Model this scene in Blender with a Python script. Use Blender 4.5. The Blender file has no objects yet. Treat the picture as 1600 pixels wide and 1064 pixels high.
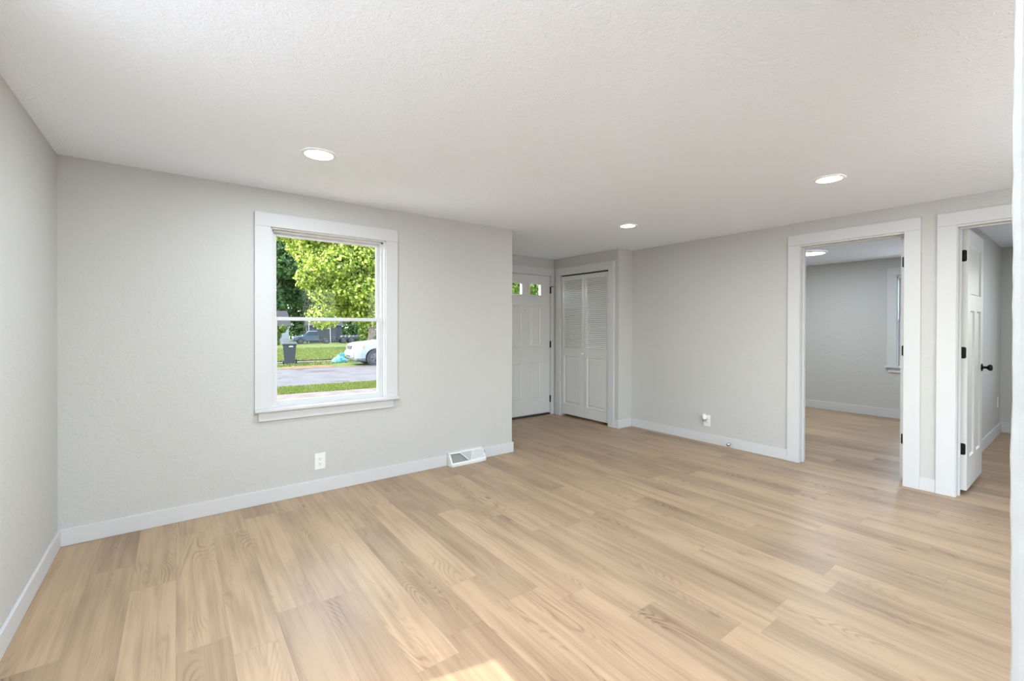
import bpy, bmesh, math, random
from mathutils import Vector, Matrix
random.seed(7)
R = math.radians
SC = bpy.context.scene
COL = SC.collection

# ------------------------------------------------------------------ camera
CAM_H = 1.2998
F_PX, YAW, PITCH, ROLL, CY = 692.87, 0.6462, 0.00534, 0.00245, 513.93
cd = bpy.data.cameras.new('camera'); cam = bpy.data.objects.new('camera', cd); COL.objects.link(cam)
_c, _s = math.cos(YAW), math.sin(YAW)
_fw, _rt, _up = Vector((_s, _c, 0)), Vector((_c, -_s, 0)), Vector((0, 0, 1))
_f2 = _fw*math.cos(PITCH) - _up*math.sin(PITCH); _u2 = _up*math.cos(PITCH) + _fw*math.sin(PITCH)
_r3 = _rt*math.cos(ROLL) + _u2*math.sin(ROLL); _u3 = _u2*math.cos(ROLL) - _rt*math.sin(ROLL)
_m = Matrix((_r3, _u3, -_f2)).transposed().to_4x4(); _m.translation = (0, 0, CAM_H)
cam.matrix_world = _m
cd.sensor_width = 36; cd.lens = F_PX/1600*36; cd.shift_y = -(532-CY)/1600
cd.clip_start = 0.02; cd.clip_end = 400
SC.camera = cam

# ------------------------------------------------------------------ world, sun, exposure
W = bpy.data.worlds.new('sky'); SC.world = W; W.use_nodes = True
nt = W.node_tree; bg = nt.nodes['Background']
sky = nt.nodes.new('ShaderNodeTexSky'); sky.sky_type = 'NISHITA'; sky.sun_disc = False
sky.sun_elevation = R(49.1); sky.sun_rotation = R(-76); sky.air_density = 1.0; sky.dust_density = 1.5; sky.ozone_density = 1.0
hs = nt.nodes.new('ShaderNodeHueSaturation'); hs.inputs['Saturation'].default_value = 0.6
nt.links.new(sky.outputs[0], hs.inputs['Color']); nt.links.new(hs.outputs[0], bg.inputs['Color'])
bg.inputs['Strength'].default_value = 0.80
sd = bpy.data.lights.new('sun', 'SUN'); sd.energy = 2.7; sd.angle = R(0.6); sd.color = (1.0, 0.97, 0.92)
sun = bpy.data.objects.new('sun', sd); COL.objects.link(sun)
_d = Vector((0.97*math.cos(R(49.1)), -0.235*math.cos(R(49.1)), -math.sin(R(49.1))))
sun.rotation_euler = _d.to_track_quat('-Z', 'Y').to_euler()
SC.view_settings.view_transform = 'Standard'; SC.view_settings.look = 'None'
SC.view_settings.exposure = 1.22; SC.view_settings.gamma = 1.0; SC.view_settings.use_curve_mapping = False
SC.cycles.max_bounces = 14; SC.cycles.diffuse_bounces = 8; SC.cycles.transparent_max_bounces = 16
SC.cycles.sample_clamp_indirect = 6.0; SC.cycles.caustics_reflective = False; SC.cycles.caustics_refractive = False
LAMP_W = 8.0

def portal(name, loc, sx, sy, direction):
    l = bpy.data.lights.new(name, 'AREA'); l.shape = 'RECTANGLE'; l.size = sx; l.size_y = sy
    l.cycles.is_portal = True
    o = bpy.data.objects.new(name, l); COL.objects.link(o); o.location = loc
    o.rotation_euler = Vector(direction).to_track_quat('-Z', 'Y').to_euler()
portal('sky_portal', (0.98, 3.86, 1.36), 0.95, 1.4, (0, -1, 0))
portal('sky_portal', (-0.76, 1.52, 1.36), 1.4, 0.75, (1, 0, 0))
portal('sky_portal', (-0.76, -1.55, 1.07), 2.2, 2.2, (1, 0, 0))
portal('sky_portal', (1.4, -3.36, 1.27), 3.3, 1.9, (0, 1, 0))
portal('sky_portal', (4.15, -3.36, 1.27), 1.0, 1.9, (0, 1, 0))
portal('sky_portal', (8.42, 1.34, 1.38), 1.4, 0.9, (-1, 0, 0))
portal('sky_portal', (8.42, -0.45, 1.38), 1.4, 0.5, (-1, 0, 0))

# ------------------------------------------------------------------ measured planes
H = 2.3
XL, YF, XE, XR, YC, XC, YD = -0.562, 3.674, 2.772, 4.763, 3.70, 4.494, 4.927
XB = 8.20            # far wall of the back rooms
YK = -3.2            # back wall of the room behind the camera
RW = 0.125           # right wall thickness
G0 = -0.62           # street level
def gz(y):           # outdoor ground height
    return G0 if y < 27 else G0 - 0.47*min(1.6, (y-27)/37)

# ------------------------------------------------------------------ materials
def newmat(name):
    m = bpy.data.materials.new(name); m.use_nodes = True
    return m, m.node_tree, m.node_tree.nodes['Principled BSDF']
def plain(name, col, rough=0.5, metal=0.0, spec=0.5, emit=None, es=0.0, coat=0.0):
    m, t, b = newmat(name)
    b.inputs['Base Color'].default_value = (*col, 1); b.inputs['Roughness'].default_value = rough
    b.inputs['Metallic'].default_value = metal; b.inputs['Specular IOR Level'].default_value = spec
    b.inputs['Coat Weight'].default_value = coat
    if emit: b.inputs['Emission Color'].default_value = (*emit, 1); b.inputs['Emission Strength'].default_value = es
    return m
def N(t, kind, **kw):
    n = t.nodes.new(kind)
    for k, v in kw.items():
        if k in n.inputs: n.inputs[k].default_value = v
        else: setattr(n, k, v)
    return n
def math_(t, op, a, b=None, c=None):
    n = t.nodes.new('ShaderNodeMath'); n.operation = op
    for i, v in enumerate((a, b, c)):
        if v is None: continue
        if hasattr(v, 'links'): t.links.new(v, n.inputs[i])
        else: n.inputs[i].default_value = v
    return n.outputs[0]
def mixc(t, f, a, b, blend='MIX'):
    n = t.nodes.new('ShaderNodeMix'); n.data_type = 'RGBA'; n.blend_type = blend
    for s, v in ((n.inputs[0], f), (n.inputs[6], a), (n.inputs[7], b)):
        if hasattr(v, 'links'): t.links.new(v, s)
        elif isinstance(v, tuple): s.default_value = (*v[:3], 1)
        else: s.default_value = v
    return n.outputs[2]
def ramp(t, v, pts):
    n = t.nodes.new('ShaderNodeValToRGB'); e = n.color_ramp.elements
    while len(e) < len(pts): e.new(0.5)
    for el, (p, c) in zip(e, pts):
        el.position = p; el.color = (*c, 1) if isinstance(c, tuple) else (c, c, c, 1)
    t.links.new(v, n.inputs[0]); return n.outputs[0]
def bumped(name, col, rough, layers, strength=0.3, dist=0.004, spec=0.5, mottling=0.0):
    m, t, b = newmat(name)
    b.inputs['Base Color'].default_value = (*col, 1); b.inputs['Roughness'].default_value = rough
    b.inputs['Specular IOR Level'].default_value = spec
    tc = N(t, 'ShaderNodeTexCoord'); h = None
    for sc, wt, det, dis in layers:
        n = N(t, 'ShaderNodeTexNoise', Scale=sc, Detail=det, Distortion=dis); t.links.new(tc.outputs['Object'], n.inputs['Vector'])
        v = math_(t, 'MULTIPLY', n.outputs[0], wt); h = v if h is None else math_(t, 'ADD', h, v)
    bp = N(t, 'ShaderNodeBump', Strength=strength, Distance=dist); t.links.new(h, bp.inputs['Height'])
    t.links.new(bp.outputs[0], b.inputs['Normal'])
    if mottling:
        n = N(t, 'ShaderNodeTexNoise', Scale=1.3, Detail=3.0); t.links.new(tc.outputs['Object'], n.inputs['Vector'])
        c2 = tuple(x*(1-mottling) for x in col); t.links.new(mixc(t, n.outputs[0], col, c2), b.inputs['Base Color'])
    return m
M = {}
WALLC = (0.545, 0.543, 0.523)
M['wall'] = bumped('wall_paint', WALLC, 0.62, [(55, 0.5, 3, 0.6), (14, 1.0, 2, 1.2)], 0.42, 0.006, 0.35)
M['ceiling'] = bumped('ceiling_plaster', (0.865, 0.915, 0.985), 0.8, [(60, 0.8, 3, 1.6), (9, 0.8, 4, 2.5)], 0.55, 0.010, 0.2)
M['trim'] = bumped('trim_paint', (0.62, 0.624, 0.63), 0.5, [(30, 1, 2, 0)], 0.05, 0.001, 0.3)
M['door'] = bumped('door_paint', (0.66, 0.66, 0.648), 0.36, [(30, 1, 2, 0)], 0.05, 0.001)
M['louver'] = plain('louver_paint', (0.74, 0.74, 0.725), 0.28)
M['vinyl'] = plain('white_vinyl', (0.64, 0.645, 0.65), 0.45, spec=0.35)
M['plastic'] = plain('white_plastic', (0.82, 0.82, 0.80), 0.3)
M['dark'] = plain('dark_slot', (0.02, 0.02, 0.02), 0.7)
M['black'] = plain('black_hardware', (0.012, 0.012, 0.012), 0.38, 0.6)
M['chrome'] = plain('brushed_nickel', (0.62, 0.61, 0.59), 0.25, 1.0)
M['steel'] = plain('strike_steel', (0.35, 0.35, 0.34), 0.4, 1.0)
M['vent'] = plain('vent_enamel', (0.78, 0.785, 0.77), 0.35)
M['screen'] = plain('vent_damper', (0.52, 0.53, 0.51), 0.5, 0.1)
M['lens'] = plain('lamp_lens', (0.9, 0.9, 0.9), 0.4, emit=(1.0, 0.985, 0.96), es=3.0)
M['globe'] = bpy.data.materials.new('fill_globe_glass'); M['globe'].use_nodes = True  # glowing shell of the added fill globes
_t = M['globe'].node_tree; _t.nodes.clear(); _o = _t.nodes.new('ShaderNodeOutputMaterial'); _tr = _t.nodes.new('ShaderNodeBsdfTransparent'); _e = _t.nodes.new('ShaderNodeEmission'); _e.inputs[1].default_value = 1.0
_mx = _t.nodes.new('ShaderNodeMixShader'); _mx.inputs[0].default_value = 0.15; _t.links.new(_tr.outputs[0], _mx.inputs[1]); _t.links.new(_e.outputs[0], _mx.inputs[2]); _t.links.new(_mx.outputs[0], _o.inputs[0])
M['threshold'] = plain('dark_threshold', (0.03, 0.022, 0.016), 0.5)
M['raw'] = bumped('unpainted_edge', (0.55, 0.53, 0.50), 0.7, [(40, 1, 3, 1)], 0.2, 0.002, mottling=0.5)

def glass_mat():
    m = bpy.data.materials.new('window_glass'); m.use_nodes = True; t = m.node_tree; t.nodes.clear()
    o = N(t, 'ShaderNodeOutputMaterial'); tr = N(t, 'ShaderNodeBsdfTransparent'); gl = N(t, 'ShaderNodeBsdfGlossy', Roughness=0.02)
    tr.inputs[0].default_value = (0.97, 0.98, 0.975, 1)
    lw = N(t, 'ShaderNodeLayerWeight', Blend=0.5); mx = N(t, 'ShaderNodeMixShader')
    fr = math_(t, 'MULTIPLY_ADD', math_(t, 'POWER', lw.outputs['Facing'], 5.0), 0.9, 0.008)
    t.links.new(fr, mx.inputs[0]); t.links.new(tr.outputs[0], mx.inputs[1]); t.links.new(gl.outputs[0], mx.inputs[2])
    t.links.new(mx.outputs[0], o.inputs[0]); return m
M['glass'] = glass_mat()

def wood_floor():
    m, t, b = newmat('vinyl_plank')
    uv = N(t, 'ShaderNodeUVMap', uv_map='UVMap'); at = N(t, 'ShaderNodeAttribute', attribute_name='rnd')
    sp = N(t, 'ShaderNodeSeparateXYZ'); t.links.new(uv.outputs[0], sp.inputs[0])
    sr = N(t, 'ShaderNodeSeparateXYZ'); t.links.new(at.outputs['Vector'], sr.inputs[0])
    u, v = sp.outputs[0], sp.outputs[1]; r1, r2, r3 = sr.outputs
    def noise(su, sv, wmul, detail=3.0, dist=0.0, rough=0.5):
        c = N(t, 'ShaderNodeCombineXYZ')
        t.links.new(math_(t, 'MULTIPLY', u, su), c.inputs[0]); t.links.new(math_(t, 'MULTIPLY', v, sv), c.inputs[1])
        n = N(t, 'ShaderNodeTexNoise', noise_dimensions='4D'); n.inputs['Scale'].default_value = 1.0
        n.inputs['Detail'].default_value = detail; n.inputs['Distortion'].default_value = dist; n.inputs['Roughness'].default_value = rough
        t.links.new(c.outputs[0], n.inputs['Vector']); t.links.new(math_(t, 'MULTIPLY', r2, wmul), n.inputs['W'])
        return n.outputs[0]
    fine = noise(260, 5, 97, 3)
    streak = noise(38, 1.3, 61, 3)
    broad = noise(7, 1.6, 43, 2)
    cath = noise(7.5, 1.25, 31, 1.2, 0.25, 0.35)
    ring = math_(t, 'SINE', math_(t, 'MULTIPLY', cath, 190.0))
    ring = math_(t, 'POWER', math_(t, 'MULTIPLY_ADD', ring, 0.5, 0.5), 3.0)
    mask = ramp(t, noise(8, 1.5, 77, 1), [(0.52, 0.0), (0.68, 1.0)])
    ringm = math_(t, 'MULTIPLY', ring, mask)
    g = math_(t, 'ADD', math_(t, 'MULTIPLY', streak, 0.40), math_(t, 'MULTIPLY', broad, 0.38))
    g = math_(t, 'ADD', g, math_(t, 'MULTIPLY', fine, 0.22))
    light = mixc(t, r1, (0.475, 0.335, 0.210), (0.42, 0.298, 0.190))
    dark = mixc(t, r3, (0.135, 0.072, 0.040), (0.155, 0.090, 0.053))
    f = ramp(t, g, [(0.36, 1.0), (0.56, 0.0)])
    f = math_(t, 'ADD', math_(t, 'MULTIPLY', f, 0.50), math_(t, 'MULTIPLY', math_(t, 'POWER', r1, 2.0), 0.20))
    f = math_(t, 'ADD', f, math_(t, 'MULTIPLY', ringm, 0.40))
    n = t.nodes.new('ShaderNodeMath'); n.operation = 'MULTIPLY'; n.use_clamp = True; t.links.new(f, n.inputs[0]); n.inputs[1].default_value = 1.0
    colr = mixc(t, n.outputs[0], light, dark)
    # knots
    c = N(t, 'ShaderNodeCombineXYZ'); t.links.new(math_(t, 'MULTIPLY', u, 9.0), c.inputs[0]); t.links.new(math_(t, 'MULTIPLY', v, 3.2), c.inputs[1])
    vo = N(t, 'ShaderNodeTexVoronoi', voronoi_dimensions='4D'); vo.inputs['Scale'].default_value = 1.0
    t.links.new(c.outputs[0], vo.inputs['Vector']); t.links.new(math_(t, 'MULTIPLY', r3, 30), vo.inputs['W'])
    k = ramp(t, vo.outputs['Distance'], [(0.05, 0.75), (0.16, 0.0)])
    colr = mixc(t, k, colr, (0.17, 0.115, 0.075))
    # bevelled joints: distance to the plank edges (edge distances stored per plank in a second map)
    e = N(t, 'ShaderNodeUVMap', uv_map='edge'); se = N(t, 'ShaderNodeSeparateXYZ'); t.links.new(e.outputs[0], se.inputs[0])
    def line(x, w):
        d = math_(t, 'MINIMUM', x, math_(t, 'SUBTRACT', 1.0, x)); return math_(t, 'LESS_THAN', d, w)
    ln = math_(t, 'MAXIMUM', line(se.outputs[0], 0.0055), line(se.outputs[1], 0.0009))
    colr = mixc(t, math_(t, 'MULTIPLY', ln, 0.28), colr, (0.12, 0.085, 0.06))
    t.links.new(colr, b.inputs['Base Color'])
    b.inputs['Specular IOR Level'].default_value = 0.4
    t.links.new(math_(t, 'MULTIPLY_ADD', streak, 0.18, 0.30), b.inputs['Roughness'])
    bp = N(t, 'ShaderNodeBump', Strength=0.12, Distance=0.002)
    t.links.new(math_(t, 'SUBTRACT', g, math_(t, 'MULTIPLY', ln, 1.0)), bp.inputs['Height']); t.links.new(bp.outputs[0], b.inputs['Normal'])
    return m
M['floor'] = wood_floor()

def noisy(name, c1, c2, scale, rough=0.9, bump=0.3, dist=0.02, detail=5, c3=None, scale3=0.3):
    m, t, b = newmat(name); b.inputs['Roughness'].default_value = rough; b.inputs['Specular IOR Level'].default_value = 0.2
    tc = N(t, 'ShaderNodeTexCoord')
    n = N(t, 'ShaderNodeTexNoise', Scale=scale, Detail=detail); t.links.new(tc.outputs['Object'], n.inputs['Vector'])
    f = ramp(t, n.outputs[0], [(0.35, 0.0), (0.65, 1.0)])
    col = mixc(t, f, c1, c2)
    if c3:
        n3 = N(t, 'ShaderNodeTexNoise', Scale=scale3, Detail=4.0, Distortion=0.6); t.links.new(tc.outputs['Object'], n3.inputs['Vector'])
        col = mixc(t, ramp(t, n3.outputs[0], [(0.53, 0.0), (0.6, 1.0)]), col, c3)
    t.links.new(col, b.inputs['Base Color'])
    bp = N(t, 'ShaderNodeBump', Strength=bump, Distance=dist); t.links.new(n.outputs[0], bp.inputs['Height']); t.links.new(bp.outputs[0], b.inputs['Normal'])
    return m
M['lawn'] = noisy('lawn_grass', (0.045, 0.072, 0.012), (0.088, 0.105, 0.022), 1.2)
M['asphalt'] = noisy('worn_asphalt', (0.068, 0.064, 0.065), (0.095, 0.089, 0.089), 1.6, c3=(0.055, 0.045, 0.045), scale3=0.5)
M['concrete'] = noisy('pale_concrete', (0.09, 0.074, 0.062), (0.125, 0.105, 0.09), 3)
M['paving'] = noisy('bounce_paving', (0.52, 0.51, 0.50), (0.60, 0.59, 0.58), 2)  # pale surface of the added paving that bounces daylight
M['curb'] = noisy('curb_edge', (0.10, 0.085, 0.05), (0.2, 0.15, 0.09), 6)
M['dirt'] = noisy('leaf_litter', (0.08, 0.045, 0.022), (0.15, 0.09, 0.045), 9)
M['bark'] = noisy('tree_bark', (0.10, 0.085, 0.065), (0.24, 0.21, 0.17), 7, bump=0.8, dist=0.05)
M['bag'] = plain('blue_plastic', (0.05, 0.26, 0.50), 0.35)
M['bin'] = plain('bin_plastic', (0.022, 0.028, 0.033), 0.45)
M['binlabel'] = plain('bin_label', (0.7, 0.72, 0.75), 0.5)
M['carwhite'] = plain('white_car_paint', (0.225, 0.25, 0.28), 0.35, coat=0.2)
M['carblue'] = plain('slate_car_paint', (0.05, 0.08, 0.12), 0.22, 0.3, coat=0.8)
M['cardark'] = plain('dark_car_trim', (0.02, 0.022, 0.026), 0.45)
M['carglass'] = plain('tinted_car_glass', (0.03, 0.04, 0.05), 0.08, coat=0.5)
M['headlamp'] = plain('headlamp_lens', (0.55, 0.56, 0.56), 0.15)
M['amber'] = plain('amber_marker', (0.35, 0.20, 0.10), 0.3)
M['tyre'] = plain('tyre_rubber', (0.03, 0.03, 0.033), 0.8)
M['rim'] = plain('alloy_rim', (0.10, 0.10, 0.11), 0.4, 0.5)
M['siding'] = plain('house_siding', (0.26, 0.27, 0.28), 0.7)
M['roofing'] = plain('house_shingle', (0.04, 0.04, 0.042), 0.95, spec=0.1)
M['shed'] = noisy('dark_shed_wood', (0.035, 0.04, 0.045), (0.07, 0.075, 0.08), 4)
M['pole'] = plain('pale_pole', (0.5, 0.5, 0.5), 0.6)

def leafmat(name, c1, c2, c3):
    m = bpy.data.materials.new(name); m.use_nodes = True; t = m.node_tree; b = t.nodes['Principled BSDF']
    at = N(t, 'ShaderNodeAttribute', attribute_name='leaf'); 
    col = ramp(t, at.outputs['Fac'], [(0.0, c1), (0.5, c2), (1.0, c3)])
    t.links.new(col, b.inputs['Base Color']); b.inputs['Roughness'].default_value = 0.5; b.inputs['Specular IOR Level'].default_value = 0.3
    tl = N(t, 'ShaderNodeBsdfTranslucent'); t.links.new(col, tl.inputs[0])
    mx = N(t, 'ShaderNodeMixShader'); mx.inputs[0].default_value = 0.38
    o = t.nodes['Material Output']; t.links.new(b.outputs[0], mx.inputs[1]); t.links.new(tl.outputs[0], mx.inputs[2]); t.links.new(mx.outputs[0], o.inputs[0])
    return m
M['leaf_bright'] = leafmat('maple_leaf', (0.06, 0.12, 0.014), (0.30, 0.38, 0.045), (0.78, 0.80, 0.20))
M['leaf_dark'] = leafmat('shade_leaf', (0.022, 0.065, 0.018), (0.055, 0.125, 0.03), (0.13, 0.21, 0.05))
M['leaf_mid'] = leafmat('hedge_leaf', (0.06, 0.12, 0.016), (0.14, 0.21, 0.034), (0.26, 0.32, 0.07))
M['blade'] = leafmat('grass_blade', (0.045, 0.08, 0.010), (0.10, 0.135, 0.022), (0.22, 0.23, 0.06))

# ------------------------------------------------------------------ mesh helpers
def tag(o, label=None, cat=None, group=None, kind=None):
    if label: o['label'] = label
    if cat: o['category'] = cat
    if group: o['group'] = group
    if kind: o['kind'] = kind
    return o
def obj(name, bm, mat, parent=None, bevel=0.0, smooth=False, seg=2):
    me = bpy.data.meshes.new(name); bmesh.ops.recalc_face_normals(bm, faces=bm.faces[:]); bm.to_mesh(me); bm.free()
    mats = mat if isinstance(mat, (list, tuple)) else [mat]
    for m in mats: me.materials.append(m)
    o = bpy.data.objects.new(name, me); COL.objects.link(o)
    if parent: o.parent = parent
    if smooth:
        for p in me.polygons: p.use_smooth = True
    if bevel:
        md = o.modifiers.new('bevel', 'BEVEL'); md.width = bevel; md.segments = seg; md.limit_method = 'ANGLE'; md.angle_limit = R(40)
    return o
def empty(name, loc=(0, 0, 0), rz=0.0, label=None, cat=None, group=None, kind=None):
    o = bpy.data.objects.new(name, None); COL.objects.link(o); o.location = loc; o.rotation_euler = (0, 0, rz)
    o.empty_display_size = 0.1
    return tag(o, label, cat, group, kind)
def box(bm, x0, x1, y0, y1, z0, z1, mi=0):
    if x0 > x1: x0, x1 = x1, x0
    if y0 > y1: y0, y1 = y1, y0
    if z0 > z1: z0, z1 = z1, z0
    v = [bm.verts.new(p) for p in ((x0,y0,z0),(x1,y0,z0),(x1,y1,z0),(x0,y1,z0),(x0,y0,z1),(x1,y0,z1),(x1,y1,z1),(x0,y1,z1))]
    for f in ((0,3,2,1),(4,5,6,7),(0,1,5,4),(1,2,6,5),(2,3,7,6),(3,0,4,7)):
        fc = bm.faces.new([v[i] for i in f]); fc.material_index = mi
    return v
def B(*boxes):
    bm = bmesh.new()
    for b in boxes: box(bm, *b)
    return bm
def cyl(bm, p0, p1, r0, r1=None, n=20, caps=True):
    r1 = r0 if r1 is None else r1
    p0, p1 = Vector(p0), Vector(p1); d = (p1-p0).normalized()
    a = d.orthogonal().normalized(); b = d.cross(a)
    A = [bm.verts.new(p0 + (a*math.cos(2*math.pi*i/n) + b*math.sin(2*math.pi*i/n))*r0) for i in range(n)]
    Bv = [bm.verts.new(p1 + (a*math.cos(2*math.pi*i/n) + b*math.sin(2*math.pi*i/n))*r1) for i in range(n)]
    for i in range(n): bm.faces.new((A[i], A[(i+1) % n], Bv[(i+1) % n], Bv[i]))
    if caps: bm.faces.new(A[::-1]); bm.faces.new(Bv)
def lathe(bm, prof, origin, axis='Z', n=32):
    """prof: list of (r, h); axis direction of h"""
    o = Vector(origin)
    ax = {'Z': (Vector((1,0,0)), Vector((0,1,0)), Vector((0,0,1))), 'X': (Vector((0,1,0)), Vector((0,0,1)), Vector((1,0,0))),
          '-X': (Vector((0,1,0)), Vector((0,0,1)), Vector((-1,0,0))), 'Y': (Vector((1,0,0)), Vector((0,0,1)), Vector((0,1,0))),
          '-Y': (Vector((1,0,0)), Vector((0,0,1)), Vector((0,-1,0)))}[axis]
    rings = []
    for r, h in prof:
        if r < 1e-6: rings.append([bm.verts.new(o + ax[2]*h)])
        else: rings.append([bm.verts.new(o + (ax[0]*math.cos(2*math.pi*i/n) + ax[1]*math.sin(2*math.pi*i/n))*r + ax[2]*h) for i in range(n)])
    for a, b in zip(rings, rings[1:]):
        for i in range(n):
            j = (i+1) % n
            q = [a[i % len(a)], a[j % len(a)], b[j % len(b)], b[i % len(b)]]
            u = []
            for x in q:
                if x not in u: u.append(x)
            if len(u) > 2: bm.faces.new(u)
def prism_y(bm, pts, y0, y1):     # polygon in XZ extruded along Y
    a = [bm.verts.new((x, y0, z)) for x, z in pts]; b = [bm.verts.new((x, y1, z)) for x, z in pts]; n = len(pts)
    bm.faces.new(a); bm.faces.new(b[::-1])
    for i in range(n): bm.faces.new((a[i], a[(i+1) % n], b[(i+1) % n], b[i]))
def prism_x(bm, pts, x0, x1):     # polygon in YZ extruded along X
    a = [bm.verts.new((x0, y, z)) for y, z in pts]; b = [bm.verts.new((x1, y, z)) for y, z in pts]; n = len(pts)
    bm.faces.new(a); bm.faces.new(b[::-1])
    for i in range(n): bm.faces.new((a[i], a[(i+1) % n], b[(i+1) % n], b[i]))
def struct(name, bm, mat, label, cat, parent=None, bevel=0.0):
    o = obj(name, bm, mat, parent, bevel)
    return tag(o, label, cat, kind='structure')
def wall_y(y0, y1, x0, x1, holes, z0=0.0, z1=H):
    """wall lying along X between x0..x1 with holes (xa, xb, za, zb)"""
    bm = bmesh.new(); xs = x0
    for xa, xb, za, zb in sorted(holes):
        box(bm, xs, xa, y0, y1, z0, z1)
        if za > z0: box(bm, xa, xb, y0, y1, z0, za)
        if zb < z1: box(bm, xa, xb, y0, y1, zb, z1)
        xs = xb
    box(bm, xs, x1, y0, y1, z0, z1); return bm
def wall_x(x0, x1, y0, y1, holes, z0=0.0, z1=H):
    bm = bmesh.new(); ys = y0
    for ya, yb, za, zb in sorted(holes):
        box(bm, x0, x1, ys, ya, z0, z1)
        if za > z0: box(bm, x0, x1, ya, yb, z0, za)
        if zb < z1: box(bm, x0, x1, ya, yb, zb, z1)
        ys = yb
    box(bm, x0, x1, ys, y1, z0, z1); return bm

# ------------------------------------------------------------------ floor
def build_floor():
    x0, x1, y0, y1 = XL-0.15, XB+0.12, YK-0.15, YD+0.17
    w, L, off = 0.1803, 1.22, -0.187
    joints = {1: 2.185, 3: 2.23, 7: 3.17, 9: 1.54, 11: 0.943, 14: 1.398, 16: 2.086, -2: 2.425, 5: 2.75, 0: 1.62}
    me = bpy.data.meshes.new('floor'); V = []; F = []; UV = []; ED = []; RN = []
    rr = random.Random(3)
    i0 = int(math.floor((x0-off)/w)); i1 = int(math.ceil((x1-off)/w))
    for i in range(i0, i1+1):
        xa, xb = off+w*i, off+w*(i+1); ca, cb = max(xa, x0), min(xb, x1)
        if ca >= cb: continue
        j = joints.get(i, rr.uniform(0, L)); y = j - L*math.ceil((j-y0)/L)
        while y < y1:
            ya, yb = max(y, y0), min(y+L, y1)
            if yb-ya > 1e-4:
                k = len(V); V += [(ca, ya, 0), (cb, ya, 0), (cb, yb, 0), (ca, yb, 0)]; F.append((k, k+1, k+2, k+3))
                for px, py in ((ca, ya), (cb, ya), (cb, yb), (ca, yb)):
                    UV.append((px-xa, py-y)); ED.append(((px-xa)/w, (py-y)/L))
                r = (rr.random(), rr.random(), rr.random()); RN += [r]*4
            y += L
    me.from_pydata(V, [], F)
    for nm, data in (('UVMap', UV), ('edge', ED)):
        l = me.uv_layers.new(name=nm); l.data.foreach_set('uv', [c for p in data for c in p])
    a = me.attributes.new('rnd', 'FLOAT_VECTOR', 'CORNER'); a.data.foreach_set('vector', [c for p in RN for c in p])
    me.materials.append(M['floor'])
    o = bpy.data.objects.new('floor', me); COL.objects.link(o)
    tag(o, 'pale oak plank floor running through all the rooms', 'floor', kind='structure')
build_floor()
struct('floor_slab', B((XL-0.15, XB+0.12, YK-0.15, YD+0.17, -0.15, -0.004)), M['threshold'], 'slab under the oak plank floor', 'floor').name = 'trim_12'
struct('ceiling', B((XL-0.15, XB+0.12, YK-0.15, YD+0.17, H, H+0.15)), M['ceiling'], 'white hand textured plaster ceiling', 'ceiling')

# ------------------------------------------------------------------ walls
WIN1 = (0.545, 1.42, 0.68, 2.03)
struct('wall_front', wall_y(YF, YF+0.15, XL-0.15, XE, [WIN1]), M['wall'], 'grey plaster wall holding the double hung window', 'wall')
struct('wall_left', wall_x(XL-0.15, XL, YK, YF, [(1.20, 1.85, 0.7, 2.03), (-2.6, -0.5, 0.06, 2.08)]), M['wall'], 'grey plaster wall at the left edge of the room', 'wall')
struct('wall_entry', B((XE-0.15, XE, YF+0.15, YD+0.15, 0, H)), M['wall'], 'short grey wall on the left side of the entry nook', 'wall')
DX0, DX1 = 3.515, 4.43
struct('wall_entry_back', wall_y(YD, YD+0.15, XE, 5.3, [(DX0-0.01, DX1+0.01, 0, 2.055)]), M['wall'], 'grey wall around the front entry door', 'wall')
CY0, CY1 = 3.858, 4.765
struct('wall_closet', wall_x(XC, XC+0.10, YC, YD, [(CY0, CY1, 0, 2.045)]), M['wall'], 'grey wall around the louvered closet doors', 'wall')
struct('wall_closet_side', B((XC+0.10, XR+RW, YC, YC+0.10, 0, H)), M['wall'], 'narrow grey return between closet and long right wall', 'wall')
struct('wall_closet_back', B((5.2, 5.3, YC+0.10, YD, 0, H)), M['wall'], 'back wall inside the closet', 'wall')
D1A, D1B = 0.965, 1.735; D2A, D2B = -0.095, 0.665; DZ = 2.088
struct('wall_right', wall_x(XR, XR+RW, YK, YC, [(D2A, D2B, 0, DZ), (D1A, D1B, 0, DZ)]), M['wall'], 'long grey wall with the two open doorways', 'wall')
BW = (0.93, 1.75, 0.745, 2.02)
struct('wall_back_room', wall_x(XB, XB+0.12, YK, YD, [BW, (-0.7, -0.2, 0.745, 2.02)]), M['wall'], 'grey far wall of the bedroom with a white window', 'wall')  # second opening is unseen, added to daylight the right hand room
struct('wall_between', B((XR+RW, XB, 0.745, 0.86, 0, H)), M['wall'], 'grey wall dividing the bedroom from the right hand room', 'wall')
struct('wall_bedroom_left', B((5.3, XB, YC, YC+0.1, 0, H)), M['wall'], 'bedroom wall hidden to the left of the doorway', 'wall')
struct('wall_small_room', B((XR+RW, XB, -1.5, -1.4, 0, H)), M['wall'], 'far side wall of the right hand room', 'wall')
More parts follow.
